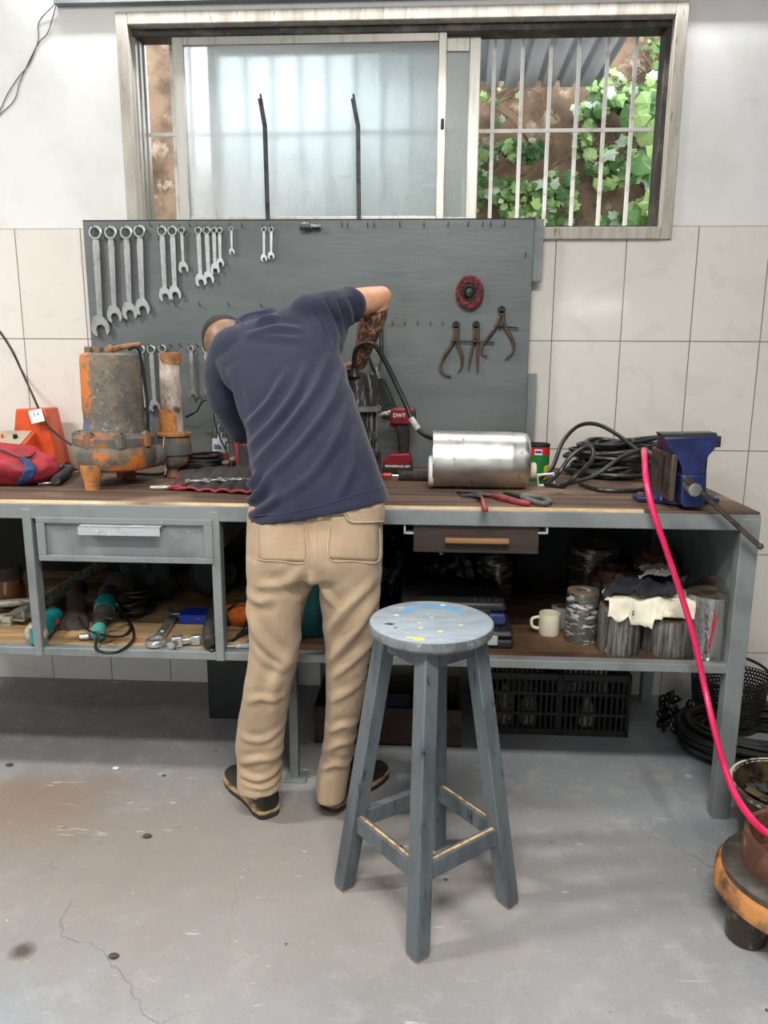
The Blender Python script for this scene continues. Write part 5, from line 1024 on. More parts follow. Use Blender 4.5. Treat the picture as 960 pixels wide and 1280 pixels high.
# ---------------------------------------------------------------- left shelf: power tools, gloves, bars, wrench
TEAL = mat('tool_teal', (24, 128, 132), .4, c2=(18, 106, 112), s2=12); TDK = mat('tool_dark', (40, 38, 36), .55, c2=(54, 50, 46), s2=24, b=.2, bs=80)
STL = mat('long_steel', (176, 172, 160), .45, .15, c2=(120, 112, 100), s2=10, st2=(.5, 4, 4), b=.2)
def zpt(u, v, z=0): return PZ(u, v, ZS + z)
g = thing('grinder', zpt(45, 790), 'teal power tool with pale round rear cap lying at the left front of the shelf', 'power tool')
A, B_ = zpt(44, 793, .038), zpt(72, 764, .042); d = (B_ - A).normalized(); b = MB(); b.tube([A, A + d * .02, A + d * .09, A + d * .12, A + d * .2, A + d * .25], [.034, .036, .034, .027, .028, .02], 20); b.build('tool_body', TEAL, g)
b = MB(); b.lathe([(.001, -.014), (.020, -.013), (.030, -.006), (.035, .004), (.035, .014)], TM(A, d), 24); b.build('rear_cap', mat('cap_beige', (176, 160, 134), .5, c2=(140, 122, 98), s2=30), g)
b = MB(); fr = frame(d, (1, 0, 0)); b.box(A - d * .0138 + V((0, 0, 0)), (.018, .008, .052), Euler((0, 0, 0))); b.build('teal_clip', TEAL, g, bevel=.002)
b = MB(); b.tube([A + d * .17, A + d * .26, A + d * .30], [.031, .034, .026], 16); b.build('gear_head', TDK, g)
rd = MB(); rd.box(A + d * .1 + V((.032, 0, .0)), (.006, .03, .012)); rd.build('red_switch', CR, g)
GLV = mat('dark_work_glove', (58, 48, 42), .85, c2=(42, 35, 31), s2=16, b=.5, bs=90)
def glove(w, d, lat, label, s=1.0):
    w, d, lat = V(w), V(d).normalized(), V(lat).normalized(); b = MB()
    b.limb([w, w + d * .07, w + d * .13], [.032, .038, .036], 14)
    for o_, L_, sp_ in ((-.030, .075, -.16), (-.010, .085, -.04), (.011, .080, .06), (.030, .062, .2)):
        q = w + d * .14 + lat * o_; e = (d + lat * sp_).normalized(); b.limb([q, q + e * L_ * .5 + V((0, 0, .006)), q + e * L_ + V((0, 0, -.012))], [.0135, .0125, .0115], 10)
    q = w + d * .06 + lat * .036; e = (d * .5 + lat).normalized(); b.limb([q, q + e * .045, q + (e + d * .6) * .055], [.015, .0135, .012], 10)
    return tag(b.build('work_glove', GLV, remesh=.005, relax=3, smooth=180), label, 'glove')
glove(PY(98, 736, 2.46), PY(91, 791, 2.27) - PY(98, 736, 2.46), (1, .15, .1), 'dark fabric work glove leaning fingers-down beside the teal grinder on the shelf')
for (a_, b__, w_, h_, lab, nm) in (((22, 790), (138, 700), .045, .005, 'long grey angle-iron bar reaching diagonally to the back of the shelf, upper one', 'angle_bar'), ((8, 800), (120, 712), .035, .03, 'long pale steel bar lying diagonally under the angle iron on the shelf', 'steel_bar')):
    A = PY(a_[0], a_[1] - 14, 2.30); B_ = PY(b__[0], b__[1], 2.86); A.z = max(A.z, ZS + h_ / 2); b = MB(); b.bar(A, B_, w_, h_)
    if h_ < .01: b.bar(A + V((.02, 0, .02)), B_ + V((.02, 0, .02)), .005, .045)
    tag(b.build(nm, STL, bevel=.001), lab, 'bar')
for i, (v0, lab) in enumerate(((758, 'upper steel pipe of the pair lying at the left end of the shelf'), (772, 'lower steel pipe of the pair lying at the left end of the shelf'))):
    A, B_ = PY(-40, v0 + 8, 2.36 - .06 * i), PY(42, v0 - 4, 2.44 - .06 * i); A.z = B_.z = ZS + .014 + (.028 if i == 0 else 0); b = MB(); b.cyl(A, B_, .0135, seg=16); tag(b.build('steel_pipe', STL), lab, 'pipe', None)
g = thing('angle_grinder', zpt(128, 800), 'dark angle grinder with teal tail standing on the shelf under the steel drawer', 'power tool')
A, B_ = zpt(122, 794, .030), PY(140, 728, 2.46); d = (B_ - A); b = MB(); b.tube([A + d * t_ for t_ in (.12, .2, .34, .40, .58, .62, .8, .95)], [.019, .024, .024, .031, .033, .030, .034, .02], 18); b.build('tool_body', TDK, g)
b = MB(); b.tube([A + d * t_ for t_ in (-.01, .0, .06, .12, .14)], [.010, .020, .023, .022, .019], 18); b.build('teal_tail', mat('teal_dusty', (70, 140, 130), .5, c2=(54, 112, 104), s2=20), g)
b = MB(); b.tube([A + d * t_ for t_ in (.42, .46, .56, .6)], [.0325, .035, .036, .0325], 18); b.build('teal_band', TEAL, g)
b = MB(); b.lathe([(.05, 0), (.052, .012), (.03, .02)], TM(A + d * .93 + V((.03, -.02, .0)), (.6, -.6, .3)), 24); b.build('wheel_guard', TDK, g)
b = MB(); b.tube(sp([A, A + V((.0, -.01, -.012)), zpt(120, 811, .006), zpt(132, 816, .006), zpt(150, 814, .006), zpt(166, 800, .006), zpt(166, 785, .006), zpt(158, 772, .012), zpt(150, 762, .05), zpt(146, 755, .09)], 6), .0045, 8)
b.tube(sp([zpt(98, 772, .03), zpt(108, 786, .02), zpt(122, 792, .05), zpt(140, 796, .02), zpt(156, 794, .012), zpt(164, 783, .014), zpt(158, 776, .02), zpt(142, 774, .06), zpt(124, 770, .07)], 6), .004, 8); b.build('power_cable', RUB, g)
coil('cable_tangle', zpt(160, 770) + V((.01, .03, 0)), .075, .09, 9, .0045, 'tangle of thin black cables behind the angle grinder', 'cable', 31, hgt=.10, wild=.3)
b = MB(); p_ = zpt(101, 796, .014); b.limb([p_, p_ + V((.02, .004, 0))], [.009, .010], 12); tag(b.build('chrome_socket', CHROME), 'small shiny socket lying between the glove and the angle grinder', 'socket')
P_, Q_ = zpt(195, 802, .016), zpt(216, 772, .02); k = mpp(P_)
wrench(P_, P_ + (Q_ - P_) * 1.3, 13 * k, 15 * k, 13 * k, 'big chrome ring wrench lying flat on the shelf under the steel drawer', 'combination_wrench', 'wrenches on the lower shelf', (0, -.25, 1), .02)
pl_ = thing('gear_puller', zpt(222, 805), 'small shiny gear puller with square blocks lying right of the big ring wrench', 'puller')
a = zpt(220, 803, .018); b = MB(); b.box(a + V((.0, .01, 0)), (.034, .03, .034), Euler((0, 0, .3))); b.box(a + V((.052, .03, 0)), (.03, .03, .03), Euler((0, 0, .3))); b.bar(a, a + V((.06, .03, .0)), .012, .018); b.build('blocks', CHROME, pl_, bevel=.003)
b = MB(); b.cyl(a + V((-.006, -.026, 0)), a + V((.0, .01, 0)), .011, seg=14); b.cyl(zpt(210, 806, .009), zpt(217, 797, .012), .008, seg=12); b.build('pins', CHROME, pl_)
BX = mat('box_blue', (28, 62, 176), .45, c2=(22, 50, 150), s2=14)
q = zpt(224, 792); q.y = 2.36; bx = thing('blue_box', V((PY(240, 775, 2.36).x, 2.36, ZS)), 'small bright blue packet with white print standing at the middle of the shelf', 'box')
b = MB(); a_, c_ = PY(223, 770, 2.36), PY(258, 780, 2.36); b.bb((a_.x, 2.36, c_.z), (c_.x, 2.44, a_.z + .004)); b.build('packet', BX, bx, bevel=.002)
b = MB(); b.bb((a_.x + .002, 2.362, ZS), (c_.x - .002, 2.44, c_.z)); b.build('dark_tray', CASEB, bx, bevel=.002)
text('packet_lettering', '---', TXW, bx, .013, face(PY(247, 773, 2.3595)), .0003)
g = thing('die_grinder', zpt(262, 800), 'dark power tool with a cable loop standing at the right upright of the shelf', 'power tool')
A, B_ = zpt(262, 799, .031), zpt(268, 776, .055); d = B_ - A; b = MB(); b.tube([A - d * .2, A, A + d * .6, A + d * 1.2, A + d * 2], [.017, .025, .03, .03, .02], 16); b.build('tool_body', TDK, g)
b = MB(); b.tube(sp([A, A + V((-.012, -.012, .0)), zpt(258, 810, .006), zpt(266, 813, .006), zpt(270, 806, .008), A + V((.015, 0, .03))], 5), .0045, 8); b.build('power_cable', RUB, g)
RAGS = [('oily_rag', 'small crumpled pale rag lying on the blue packet', 268, 760, 2.38, .024)]
g = thing('orange_drill', zpt(300, 790), 'orange and black power tool beside the left trouser leg on the shelf', 'power tool')
p = PY(296, 768, 2.36); OR2 = mat('amber_plastic', (196, 100, 34), .3, c2=(120, 56, 22), s2=14)
b = MB(); b.limb([p + V((-.04, .02, -.01)), p + V((.02, .0, .0)), p + V((.06, -.01, .0))], [.034, .04, .03], 16); b.build('tool_body', OR2, g)
b = MB(); b.limb([p + V((.05, 0, 0)), V((p.x + .05, 2.36, ZS + .025))], [.024, .024], 12); b.limb([p + V((-.03, 0, -.01)), V((p.x - .04, 2.36, ZS + .025))], [.03, .024], 12); b.build('black_grip', TDK, g)
b = MB(); b.tube(sp([PY(285, 762, 2.34), PY(300, 752, 2.33), PY(310, 756, 2.32), PY(309, 775, 2.31), PY(302, 790, 2.26), PY(290, 802, 2.21)], 5), .004, 8); b.build('power_cable', RUB, g)
for (ua, va, ub, vb, lab) in ((283, 808, 310, 807, 'screwdriver lying nearest the front rail beside the trouser leg'), (286, 800, 310, 789, 'dark screwdriver lying slantwise behind the other beside the trouser leg')):
    A, B_ = zpt(ua, va, .008), zpt(ub, vb, .008); r_ = thing('screwdriver', A, lab, 'screwdriver'); b = MB(); b.limb([A.lerp(B_, .5), B_], [.008, .009], 10); b.build('handle', TDK if vb < 800 else PALE, r_); b = MB(); b.cyl(A, A.lerp(B_, .5), .0035, seg=8); b.build('shaft', CHROME, r_)
p = PY(14, 760, 2.5); JAR = mat('amber_jar', (112, 70, 36), .25, c2=(70, 44, 26), s2=14, b=.4, bs=30)
jr = thing('amber_jar', V((p.x, 2.5, ZS)), 'round amber glass jar with wooden lid standing in the dark left end of the shelf', 'jar')
b = MB(); b.lathe([(.035, 0), (.05, .012), (.054, .06), (.044, .10), (.04, .11)], Matrix.Translation((p.x, 2.5, ZS)), 28); b.build('jar_body', JAR, jr); b = MB(); b.lathe([(.048, .105), (.05, .11), (.05, .15), (.001, .152)], Matrix.Translation((p.x, 2.5, ZS)), 28); b.build('lid', DRAWW, jr)
for (u, v, Y, s_, lab) in ((185, 752, 2.62, .085, 'dark tool bag at the back of the left shelf bay'), (268, 758, 2.70, .07, 'dark cloth bundle at the back of the shelf behind the blue packet')):
    p = PY(u, v, Y); b = MB(); b.grid(bagp(p.x, Y, ZS + .075, s_ * 1.2, .08, .09, u * .1), 36, 24); tag(b.build('dark_bundle', mat('dark_cloth', (34, 32, 32), .8, c2=(24, 24, 24), s2=12, b=.4, bs=50), smooth=60), lab, 'bundle')
# ---------------------------------------------------------------- floor under the bench
CRB = mat('black_crate', (30, 29, 28), .55, c2=(22, 22, 22), s2=12)
def crate(x0, x1, y0, dep, h, label, contents=None):
    root = thing('plastic_crate', V(((x0 + x1) / 2, y0 + dep / 2, 0)), label, 'crate', 'crates under the bench')
    for nm, A, B_ in (('front_lattice', V((x0, y0, 0)), V((x1, y0, 0))), ('back_lattice', V((x0, y0 + dep, 0)), V((x1, y0 + dep, 0))), ('side_lattice', V((x0, y0, 0)), V((x0, y0 + dep, 0))), ('side_lattice', V((x1, y0, 0)), V((x1, y0 + dep, 0)))):
        b = MB(); d = B_ - A; n = max(6, int(d.length / .02)); t_ = d.normalized()
        for i in range(n + 1):
            q = A + d * (i / n); w = .012 if i in (0, n) else .0065; b.bar(q, q + V((0, 0, h)), w, .008, t_.cross(V((0, 0, 1))))
        for z, hh in ((.012, .024), (h * .35, .010), (h * .68, .010), (h - .012, .024)): b.bar(A + V((0, 0, z)), B_ + V((0, 0, z)), .012, hh)
        b.build(nm, CRB, root, smooth=0)
    b = MB(); b.bb((x0, y0, .002), (x1, y0 + dep, .012)); b.build('floor_panel', CRB, root, smooth=0)
    return root
yc = 2.62
xa, xb, xc = PY(606, 910, yc).x, PY(697, 910, yc).x, PY(783, 912, yc).x; hcr = PY(690, 842, yc).z
crate(xa, xb - .006, yc, .30, min(hcr, .25), 'black lattice plastic crate under the bench behind the right leg of the stool')
crate(xb + .006, xc, yc, .30, min(hcr, .25), 'black lattice plastic crate under the bench, right one of the two')
GW = mat('dull_white_scrap', (150, 148, 142), .6, c2=(90, 88, 84), s2=30); r = random.Random(3)
for i, (x, lab) in enumerate(((xa + .08, 'pale bottle lying in the left crate under the bench'), (xa + .17, 'second pale bottle standing in the left crate under the bench'), (xb + .12, 'small pale bottle inside the right crate under the bench'))):
    b = MB(); b.lathe([(.03, 0), (.034, .01), (.034, .10 - .02 * i), (.014, .13 - .02 * i), (.014, .15 - .02 * i)], Matrix.Translation((x, yc + .07, .013)), 18); tag(b.build('scrap_bottle', GW), lab, 'bottle')
CARD = mat('dark_cardboard', (74, 58, 46), .9, c2=(56, 44, 36), s2=8, b=.2, bs=40)
xa2, xb2 = PY(376, 930, 2.50).x, PY(576, 930, 2.50).x; zc_ = PY(560, 888, 2.5).z
b = MB(); b.bb((xa2 + .05, 2.50, .002), (xb2, 2.505, zc_)); b.bb((xa2 + .05, 2.79, .002), (xb2, 2.795, zc_)); b.bb((xa2 + .05, 2.5055, .002), (xa2 + .055, 2.79, zc_)); b.bb((xb2 - .005, 2.5055, .002), (xb2, 2.79, zc_)); b.bb((xa2 + .05, 2.50, .001), (xb2, 2.79, .006)); tag(b.build('cardboard_box', CARD, smooth=0), 'low open dark cardboard box on the floor behind the stool legs', 'box')
p = PY(495, 876, 2.6); b = MB(); b.bb((p.x - .05, 2.56, .008), (p.x + .05, 2.66, p.z)); bx = tag(b.build('blue_carton', mat('dull_blue', (36, 60, 130), .5, c2=(26, 40, 90), s2=20), bevel=.002), 'blue carton with a white corner standing in the low cardboard box', 'carton')
b = MB(); b.bb((p.x - .052, 2.558, p.z - .03), (p.x - .03, 2.5605, p.z + .0)); b.build('white_corner', GW, bx, smooth=0)
xk0, xk1 = PY(263, 845, 2.7).x, PY(312, 845, 2.7).x
b = MB(); b.bb((xk0, 2.66, .001), (xk1 + .11, 2.90, .45)); tag(b.build('dark_metal_box', mat('dark_metal', (24, 24, 25), .5, .2, c2=(34, 34, 34), s2=8), bevel=.004), 'dark metal box on the floor under the bench behind the left leg of the man', 'box')
# chain bundle, basket, cable coil, scrap bucket, rusty pump base at the right
CHN = mat('oily_chain', (60, 58, 56), .3, .8, c2=(28, 26, 26), s2=30); r = random.Random(6)
ch = MB(); cb_ = PY(846, 880, 2.66)
for i in range(34):
    q = V((cb_.x + r.uniform(-.05, .05), 2.66 + r.uniform(-.05, .05), .012 + .16 * (i / 34) * r.uniform(.6, 1)))
    M_ = TM(q, (r.uniform(-1, 1), r.uniform(-1, 1), r.uniform(-.4, .4)), (r.uniform(-1, 1), r.uniform(-1, 1), 1)); pts = [M_ @ V((.022 * math.cos(a) , .013 * math.sin(a), 0)) for a in [2 * PI * t_ / 12 for t_ in range(12)]]
    ch.tube(pts, .0045, 6, True)
tag(ch.build('oily_chain', CHN), 'heap of oily black chain on the floor under the right end of the bench', 'chain')
PERF = NT('perforated_black'); t = PERF; t.p.inputs['Base Color'].default_value = lin((34, 32, 30)); t.p.inputs['Roughness'].default_value = .4; PERF = t.m
bs = thing('perforated_basket', V((PY(905, 900, 2.72).x, 2.74, 0)), 'black perforated round basket standing behind the cable coil under the bench end', 'basket')
p = PY(905, 880, 2.72); Rb = 46 * mpp(p); zt_ = PY(905, 845, 2.72).z; M_ = Matrix.Translation((p.x + .03, 2.76, 0))
b = MB(); bm = b.bm; nu, nv = 64, 13
def bp(i, j, di=0, dj=0):
    a = 2 * PI * (i + di) / nu; z = .02 + (zt_ - .03) * (j + dj) / nv; R_ = Rb * (.84 + .16 * z / zt_); return M_ @ V((R_ * math.cos(a), R_ * math.sin(a), z + .02 * math.sin(a + 2.6)))
for j in range(nv):
    for i in range(nu):
        o_ = .5 * (j % 2); out = [bm.verts.new(bp(i + o_, j, x, y)) for x, y in ((0, 0), (.5, 0), (1, 0), (1, .5), (1, 1), (.5, 1), (0, 1), (0, .5))]
        inn = [bm.verts.new(bp(i + o_, j, .5 + .33 * math.cos(a), .5 + .33 * math.sin(a))) for a in [math.radians(225 + 45 * q) for q in range(8)]]
        for q in range(8): bm.faces.new((out[q], out[(q + 1) % 8], inn[(q + 1) % 8], inn[q]))
bmesh.ops.remove_doubles(bm, verts=bm.verts[:], dist=.0004); b.build('perforated_wall', PERF, bs, solid=.002, smooth=60)
b = MB(); b.torus(Rb * 1.0, .006, M_ @ Matrix.Translation((0, 0, zt_ + .005)) @ Matrix.Rotation(.11, 4, 'X'), 48); b.build('rim', RUB, bs)
b = MB(); b.lathe([(Rb * .83, .022), (Rb * .83, .002), (.001, .002)], M_, 40, True); b.build('bottom', PERF, bs)
cc = V((1.22, 2.54, 0)); coil('floor_cable_coil', cc, .29, .20, 26, .0085, 'wide coil of thick black cable on the floor around the right bench leg', 'cable', 41, hgt=.12, wild=.16)
SCR = mat('oily_bucket', (92, 74, 48), .45, .2, c2=(38, 32, 28), s2=10, t2=(.45, .58), c3=(190, 176, 150), s3=18, t3=(.62, .68), b=.5, bs=40)
pb_ = PY(982, 1030, 1.98); bk_ = thing('scrap_bucket', V((pb_.x, 1.98, 0)), 'oil-stained bucket full of scrap metal at the right edge behind the rusty flange', 'bucket')
k = mpp(pb_); Rk = 66 * k; zr = PY(982, 985, 1.98).z; M_ = Matrix.Translation((pb_.x, 1.98, 0)); b = MB()
b.lathe([(Rk * .72, 0), (Rk * .75, .006), (Rk, zr), (Rk * 1.03, zr + .004), (Rk * .98, zr + .006), (Rk * .72, .02), (.001, .02)], M_, 40, wob=.01); b.build('pail', SCR, bk_)
b = MB(); b.torus(Rk * 1.015, .007, Matrix.Translation((pb_.x, 1.98, zr)), 48, 8); b.build('paint_rim', mat('dripped_paint', (196, 190, 176), .5, c2=(60, 54, 48), s2=12, t2=(.5, .56)), bk_)
r = random.Random(12)
for i in range(9):
    a = r.uniform(0, 6.28); q = V((pb_.x + Rk * .55 * math.cos(a), 1.98 + Rk * .55 * math.sin(a), zr - .035 + r.uniform(-.01, .012))); b = MB()
    b.box(q, (r.uniform(.03, .08), r.uniform(.02, .05), r.uniform(.008, .02)), Euler((r.uniform(-.4, .4), r.uniform(-.4, .4), r.uniform(0, 3))))
    sc = tag(b.build('scrap_piece', CHN if i % 2 else SCR, bevel=.002), 'oily scrap metal piece lying among others in the bucket at the right edge', 'scrap', 'scrap in the bucket')
b = MB(); b.lathe([(Rk * .9, zr - .06), (.001, zr - .045)], M_, 30, False); b.build('oily_fill', BLACK, bk_)
PIPEB = mat('brown_pipe_rust', (116, 74, 58), .55, .2, c2=(86, 56, 46), s2=14, c3=(160, 116, 90), s3=30, t3=(.6, .66), b=.3, bs=60); FLG = mat('oily_flange', (72, 68, 64), .35, .4, c2=(110, 96, 84), s2=10, b=.3, bs=50); TAR = mat('tarry_leg', (50, 42, 34), .35, .1, c2=(110, 92, 66), s2=16, t2=(.52, .6), c3=(176, 120, 56), s3=18, t3=(.6, .66), b=1, bs=50)
YR = 1.66; pr_ = PY(997, 1100, YR); k = mpp(pr_); rf = thing('rusty_pump_base', V((pr_.x, YR, 0)), 'rusty pump base with brown pipe collar, wide flange and tarry legs at the right edge', 'pump base')
def zz(v, off): return PY(990, v, YR - off * k).z
M_ = Matrix.Translation((pr_.x, YR, 0)); z_ = lambda v: PY(990, v, YR).z
R1, R2, R3 = 66 * k, 88 * k, 95 * k
zt_ = PY(935, 1046, YR).z; zf_ = PY(905, 1083, YR).z; zb2 = PY(898, 1108, YR).z
b = MB(); b.lathe([(R1, zf_ - .01), (R1, zt_ - .004), (R1 * .985, zt_), (R1 * .90, zt_), (R1 * .88, zt_ - .004), (R1 * .88, zf_ - .008), (.001, zf_ - .008)], M_, 48); b.build('pipe_collar', PIPEB, rf)
b = MB(); b.lathe([(R1 * .99, zf_ + .006), (R2 * .9, zf_ + .004), (R2, zf_ - .004), (R2, zf_ - .022), (R1, zf_ - .026)], M_, 48, False); b.build('flange', FLG, rf)
b = MB(); b.lathe([(R2 * .9, zf_ - .018), (R3 * .96, zf_ - .02), (R3, zf_ - .03), (R3, zb2 - .014), (R3 * .94, zb2 - .024), (R1 * .8, zb2 - .028), (.001, zb2 - .028)], M_, 48, wob=.012); b.build('volute_rim', mat('flaking_rust', (186, 126, 70), .6, c2=(92, 66, 46), s2=9, t2=(.46, .60), c3=(226, 196, 150), s3=16, t3=(.58, .66), b=.8, bs=40), rf)
lg = PZ(938, 1184, 0)
for a in (0, 2.1, 4.2):
    v0 = V((lg.x - pr_.x, lg.y + .03 - YR, 0)); v0 = Matrix.Rotation(a, 3, 'Z') @ v0; b = MB(); q = V((pr_.x, YR, 0)) + v0
    b.lathe([(.040, 0), (.046, .006), (.050, .05), (.048, (zb2 - .02) * .8), (.052, zb2 - .016)], Matrix.Translation(q), 20, wob=.06); b.build('leg', TAR, rf)
b = MB(); b.tube(sp([PZ(898, 984, .003), PZ(905, 994, .003), PZ(914, 996, .003), PZ(918, 992, .02)], 4), .003, 6); tag(b.build('bent_wire', PALE), 'short bent wire lying on the floor beside the right bench leg', 'wire')
# bits of litter on the floor
LIT = mat('rusty_chip', (90, 70, 56), .8, c2=(60, 50, 42), s2=60); LITW = mat('pale_chip', (222, 220, 214), .7)
for i, (u, v, s_, m_, lab) in enumerate(((12, 957, .014, LIT, 'dark metal chip on the floor left, near the shadow of the bench'), (145, 961, .012, LITW, 'pale paint chip on the floor before the left shelf'), (205, 970, .008, LIT, 'small dark chip on the floor left of the left shoe'), (142, 1196, .013, LIT, 'rusty brown chip on the floor at the lower left'), (184, 1046, .014, LIT, 'dark oily chip on the floor between the brown stain and the left shoe'), (557, 1100, .006, LIT, 'tiny dark chip on the floor inside the stool legs'))):
    p = PZ(u, v, 0); b = MB(); b.ball(p + V((0, 0, s_ * .25)), (s_, s_ * .7, s_ * .3), 8); tag(b.build('floor_chip', m_, smooth=0), lab, 'chip', 'chips of debris on the floor')
# ---------------------------------------------------------------- the man at the bench
from mathutils.bvhtree import BVHTree
def cloth_mat(name, c, c2, weave=700, b=.25, st=None):
    t = NT(name); cc = t.mix(t.ramp(t.noise(5, 5, .6), .38, .64), lin(c), lin(c2)); t.link(cc, t.p.inputs['Base Color']); t.p.inputs['Roughness'].default_value = .85; t.p.inputs['Specular IOR Level'].default_value = .2
    t.p.inputs['Sheen Weight'].default_value = .15
    h = t.math('ADD', t.noise(14, 4, .6, stretch=st), t.math('MULTIPLY', t.noise(weave, 2, .5), .05)); t.bump(h, b, .012); return t.m
NAVYC = cloth_mat('navy_cotton', (46, 48, 66), (38, 40, 56))
KHAKI = cloth_mat('khaki_canvas', (180, 156, 128), (160, 136, 110), st=(1.5, 1.5, .8), b=.35)
KHAKI2 = cloth_mat('khaki_stitch', (206, 184, 154), (186, 160, 128))
def skin(name, c, c2, tattoo=False):
    t = NT(name); col = t.mix(t.ramp(t.noise(16, 5, .6), .35, .65), lin(c), lin(c2))
    if tattoo:
        n1 = t.ramp(t.noise(30, 5, .65, dist=2.2), .44, .52); n2 = t.ramp(t.noise(70, 3, .6, dist=1.5), .40, .56)
        m_ = t.math('MULTIPLY', t.math('MAXIMUM', n1, t.math('MULTIPLY', n2, .5)), .92); col = t.mix(m_, col, lin((46, 40, 38)))
    t.link(col, t.p.inputs['Base Color']); t.p.inputs['Roughness'].default_value = .45; t.p.inputs['Subsurface Weight'].default_value = .08; t.p.inputs['Subsurface Radius'].default_value = (.012, .005, .003)
    t.bump(t.noise(120, 3, .5), .08, .002); return t.m
SKIN = skin('skin', (222, 166, 132), (206, 148, 114)); TATT = skin('tattooed_skin', (190, 138, 108), (170, 120, 94), True)
STUB = skin('stubble_skin', (150, 112, 90), (112, 82, 66)); HAIR = mat('dark_hair', (24, 20, 19), .6, c2=(38, 32, 30), s2=90, b=.6, bs=260)
def px3(u, v, Y): return PY(u, v, Y)
b = MB()
# torso and legs (inside the clothes)
hip = px3(397, 665, 1.995); ch_ = px3(365, 470, 2.24); nb = px3(324, 426, 2.37)
b.limb([hip, px3(388, 570, 2.07), ch_, px3(335, 425, 2.34), nb], [.10, .085, .085, .06, .043], 18)
b.limb([px3(285, 462, 2.345), px3(335, 425, 2.34), px3(405, 392, 2.345)], [.05, .045, .05], 14)
for pts in ([(350, 690, 1.995), (341, 830, 2.02), (325, 985, 2.06)], [(437, 690, 1.995), (432, 830, 2.03), (415, 990, 2.09)]):
    P = [px3(*p) for p in pts]; b.limb(P, [.075, .05, .036], 16); b.limb([P[2], P[2] + V((0, .02, -.04))], [.036, .03], 12)
# right arm, elbow raised, hand on the motor
sh, el, wr = px3(404, 391, 2.345), px3(473, 372, 2.49), px3(449, 454, 2.60)
m1 = sh.lerp(el, .5) + V((0, 0, .004)); b.limb([sh, sh.lerp(el, .3), m1, sh.lerp(el, .8), el], [.050, .048, .046, .042, .036], 18)
b.ball(el + (el - sh).normalized() * .012 + V((0, 0, .0)), .034, 14)
b.limb([el, el.lerp(wr, .22), el.lerp(wr, .45), el.lerp(wr, .75), wr], [.036, .045, .042, .031, .0255], 18)
def hand(b, w, d, n, thumb, curl=(.35, .5, .4), spread=.09):
    """w wrist, d towards the fingers, n out of the back of the hand, thumb: +1 / -1 side along d x n"""
    d = V(d).normalized(); n = V(n); n = (n - d * n.dot(d)).normalized(); s = d.cross(n) * thumb
    for o_, r0 in ((-.028, .013), (-.010, .0145), (.009, .0145), (.027, .0135)): b.limb([w + s * o_ * .4, w + d * .045 + s * o_ * .8, w + d * .088 + s * o_], [.015, .0145, .0115], 10)
    for o_, L_ in ((.027, .070), (.009, .078), (-.010, .072), (-.028, .056)):
        q = w + d * .088 + s * o_; a = 0; pts = [q]; dd = (d + s * (o_ * spread / .028)).normalized()
        for fr_, cu in zip((.45, .32, .23), curl):
            a += cu; q = q + (dd * math.cos(a) - n * math.sin(a)) * L_ * fr_ * 1.08; pts.append(q)
        b.limb(pts, [.0098, .0090, .0084, .0074], 10)
    q0 = w + d * .022 + s * .018; q1 = w + d * .052 + s * .044 - n * .012; q2 = q1 + (d * .9 + s * .25 - n * .35).normalized() * .032; q3 = q2 + (d * 1.0 - s * .15 - n * .4).normalized() * .026
    b.limb([q0, q1, q2, q3], [.014, .0125, .0105, .0085], 10)
hd = V((-.80, -.22, -.22)); hn = V((-.30, .1, .92))
b.limb([wr, wr + V((-.012, .0, -.006))], [.0255, .022], 12)
hand(b, wr + V((-.008, 0, -.006)), hd, hn, 1, (.25, .55, .45))
# left arm reaching under the chest to the motor
shl, ell, wrl = px3(284, 464, 2.345), px3(303, 532, 2.40), px3(343, 530, 2.56)
b.limb([shl, shl.lerp(ell, .5), ell], [.050, .046, .037], 16); b.limb([ell, ell.lerp(wrl, .25), ell.lerp(wrl, .6), wrl], [.037, .042, .034, .025], 16)
hand(b, wrl, (.92, .1, .2), (-.2, -.95, .1), -1, (.5, .6, .4))
# head
HC = px3(289.5, 436, 2.455); U = V((-.46, .74, .46)).normalized(); Fv = V((.30, .64, -.70)); Fv = (Fv - U * Fv.dot(U)).normalized(); Rt = Fv.cross(U)
HM = Matrix((Rt, Fv, U)).transposed(); HM4 = HM.to_4x4(); HM4.translation = HC
def hp(x, y, z): return HM4 @ V((x, y, z))
b.ball(hp(0, -.008, .022), (.076, .096, .086), 22, HM); b.ball(hp(0, .030, -.045), (.056, .062, .066), 18, HM); b.ball(hp(0, .062, -.082), (.026, .024, .022), 12, HM)
b.ball(hp(0, .070, .022), (.052, .022, .016), 12, HM)                      # brow
b.limb([hp(0, .088, .010), hp(0, .103, -.018), hp(0, .108, -.030)], [.009, .012, .0135], 10)   # nose
for s_ in (-1, 1):
    b.ball(hp(s_ * .009, .100, -.034), (.009, .010, .008), 8, HM); b.ball(hp(s_ * .031, .074, .002), (.015, .012, .010), 10, HM); b.ball(hp(s_ * .042, .066, -.028), (.020, .018, .016), 10, HM)
    b.ball(hp(s_ * .077, -.006, -.012), (.010, .020, .031), 12, HM); b.torus(.021, .0055, HM4 @ Matrix.Translation((s_ * .083, -.008, -.010)) @ Matrix.Rotation(PI / 2, 4, 'Y'), 16, 6)
b.ball(hp(0, .089, -.055), (.023, .011, .006), 10, HM); b.ball(hp(0, .087, -.066), (.020, .011, .007), 10, HM)
b.limb([hp(0, -.035, -.03), hp(0, -.045, -.09), nb], [.056, .047, .044], 18)
org = V(((PZ(335, 1020, 0).x + PZ(415, 1010, 0).x) / 2, 2.06, 0))
man = b.build('person', [SKIN, TATT, STUB], origin=org, remesh=.0045, relax=4, smooth=180)
tag(man, 'man in navy t-shirt and khaki trousers bending over the bench, tattooed forearm raised', 'person')
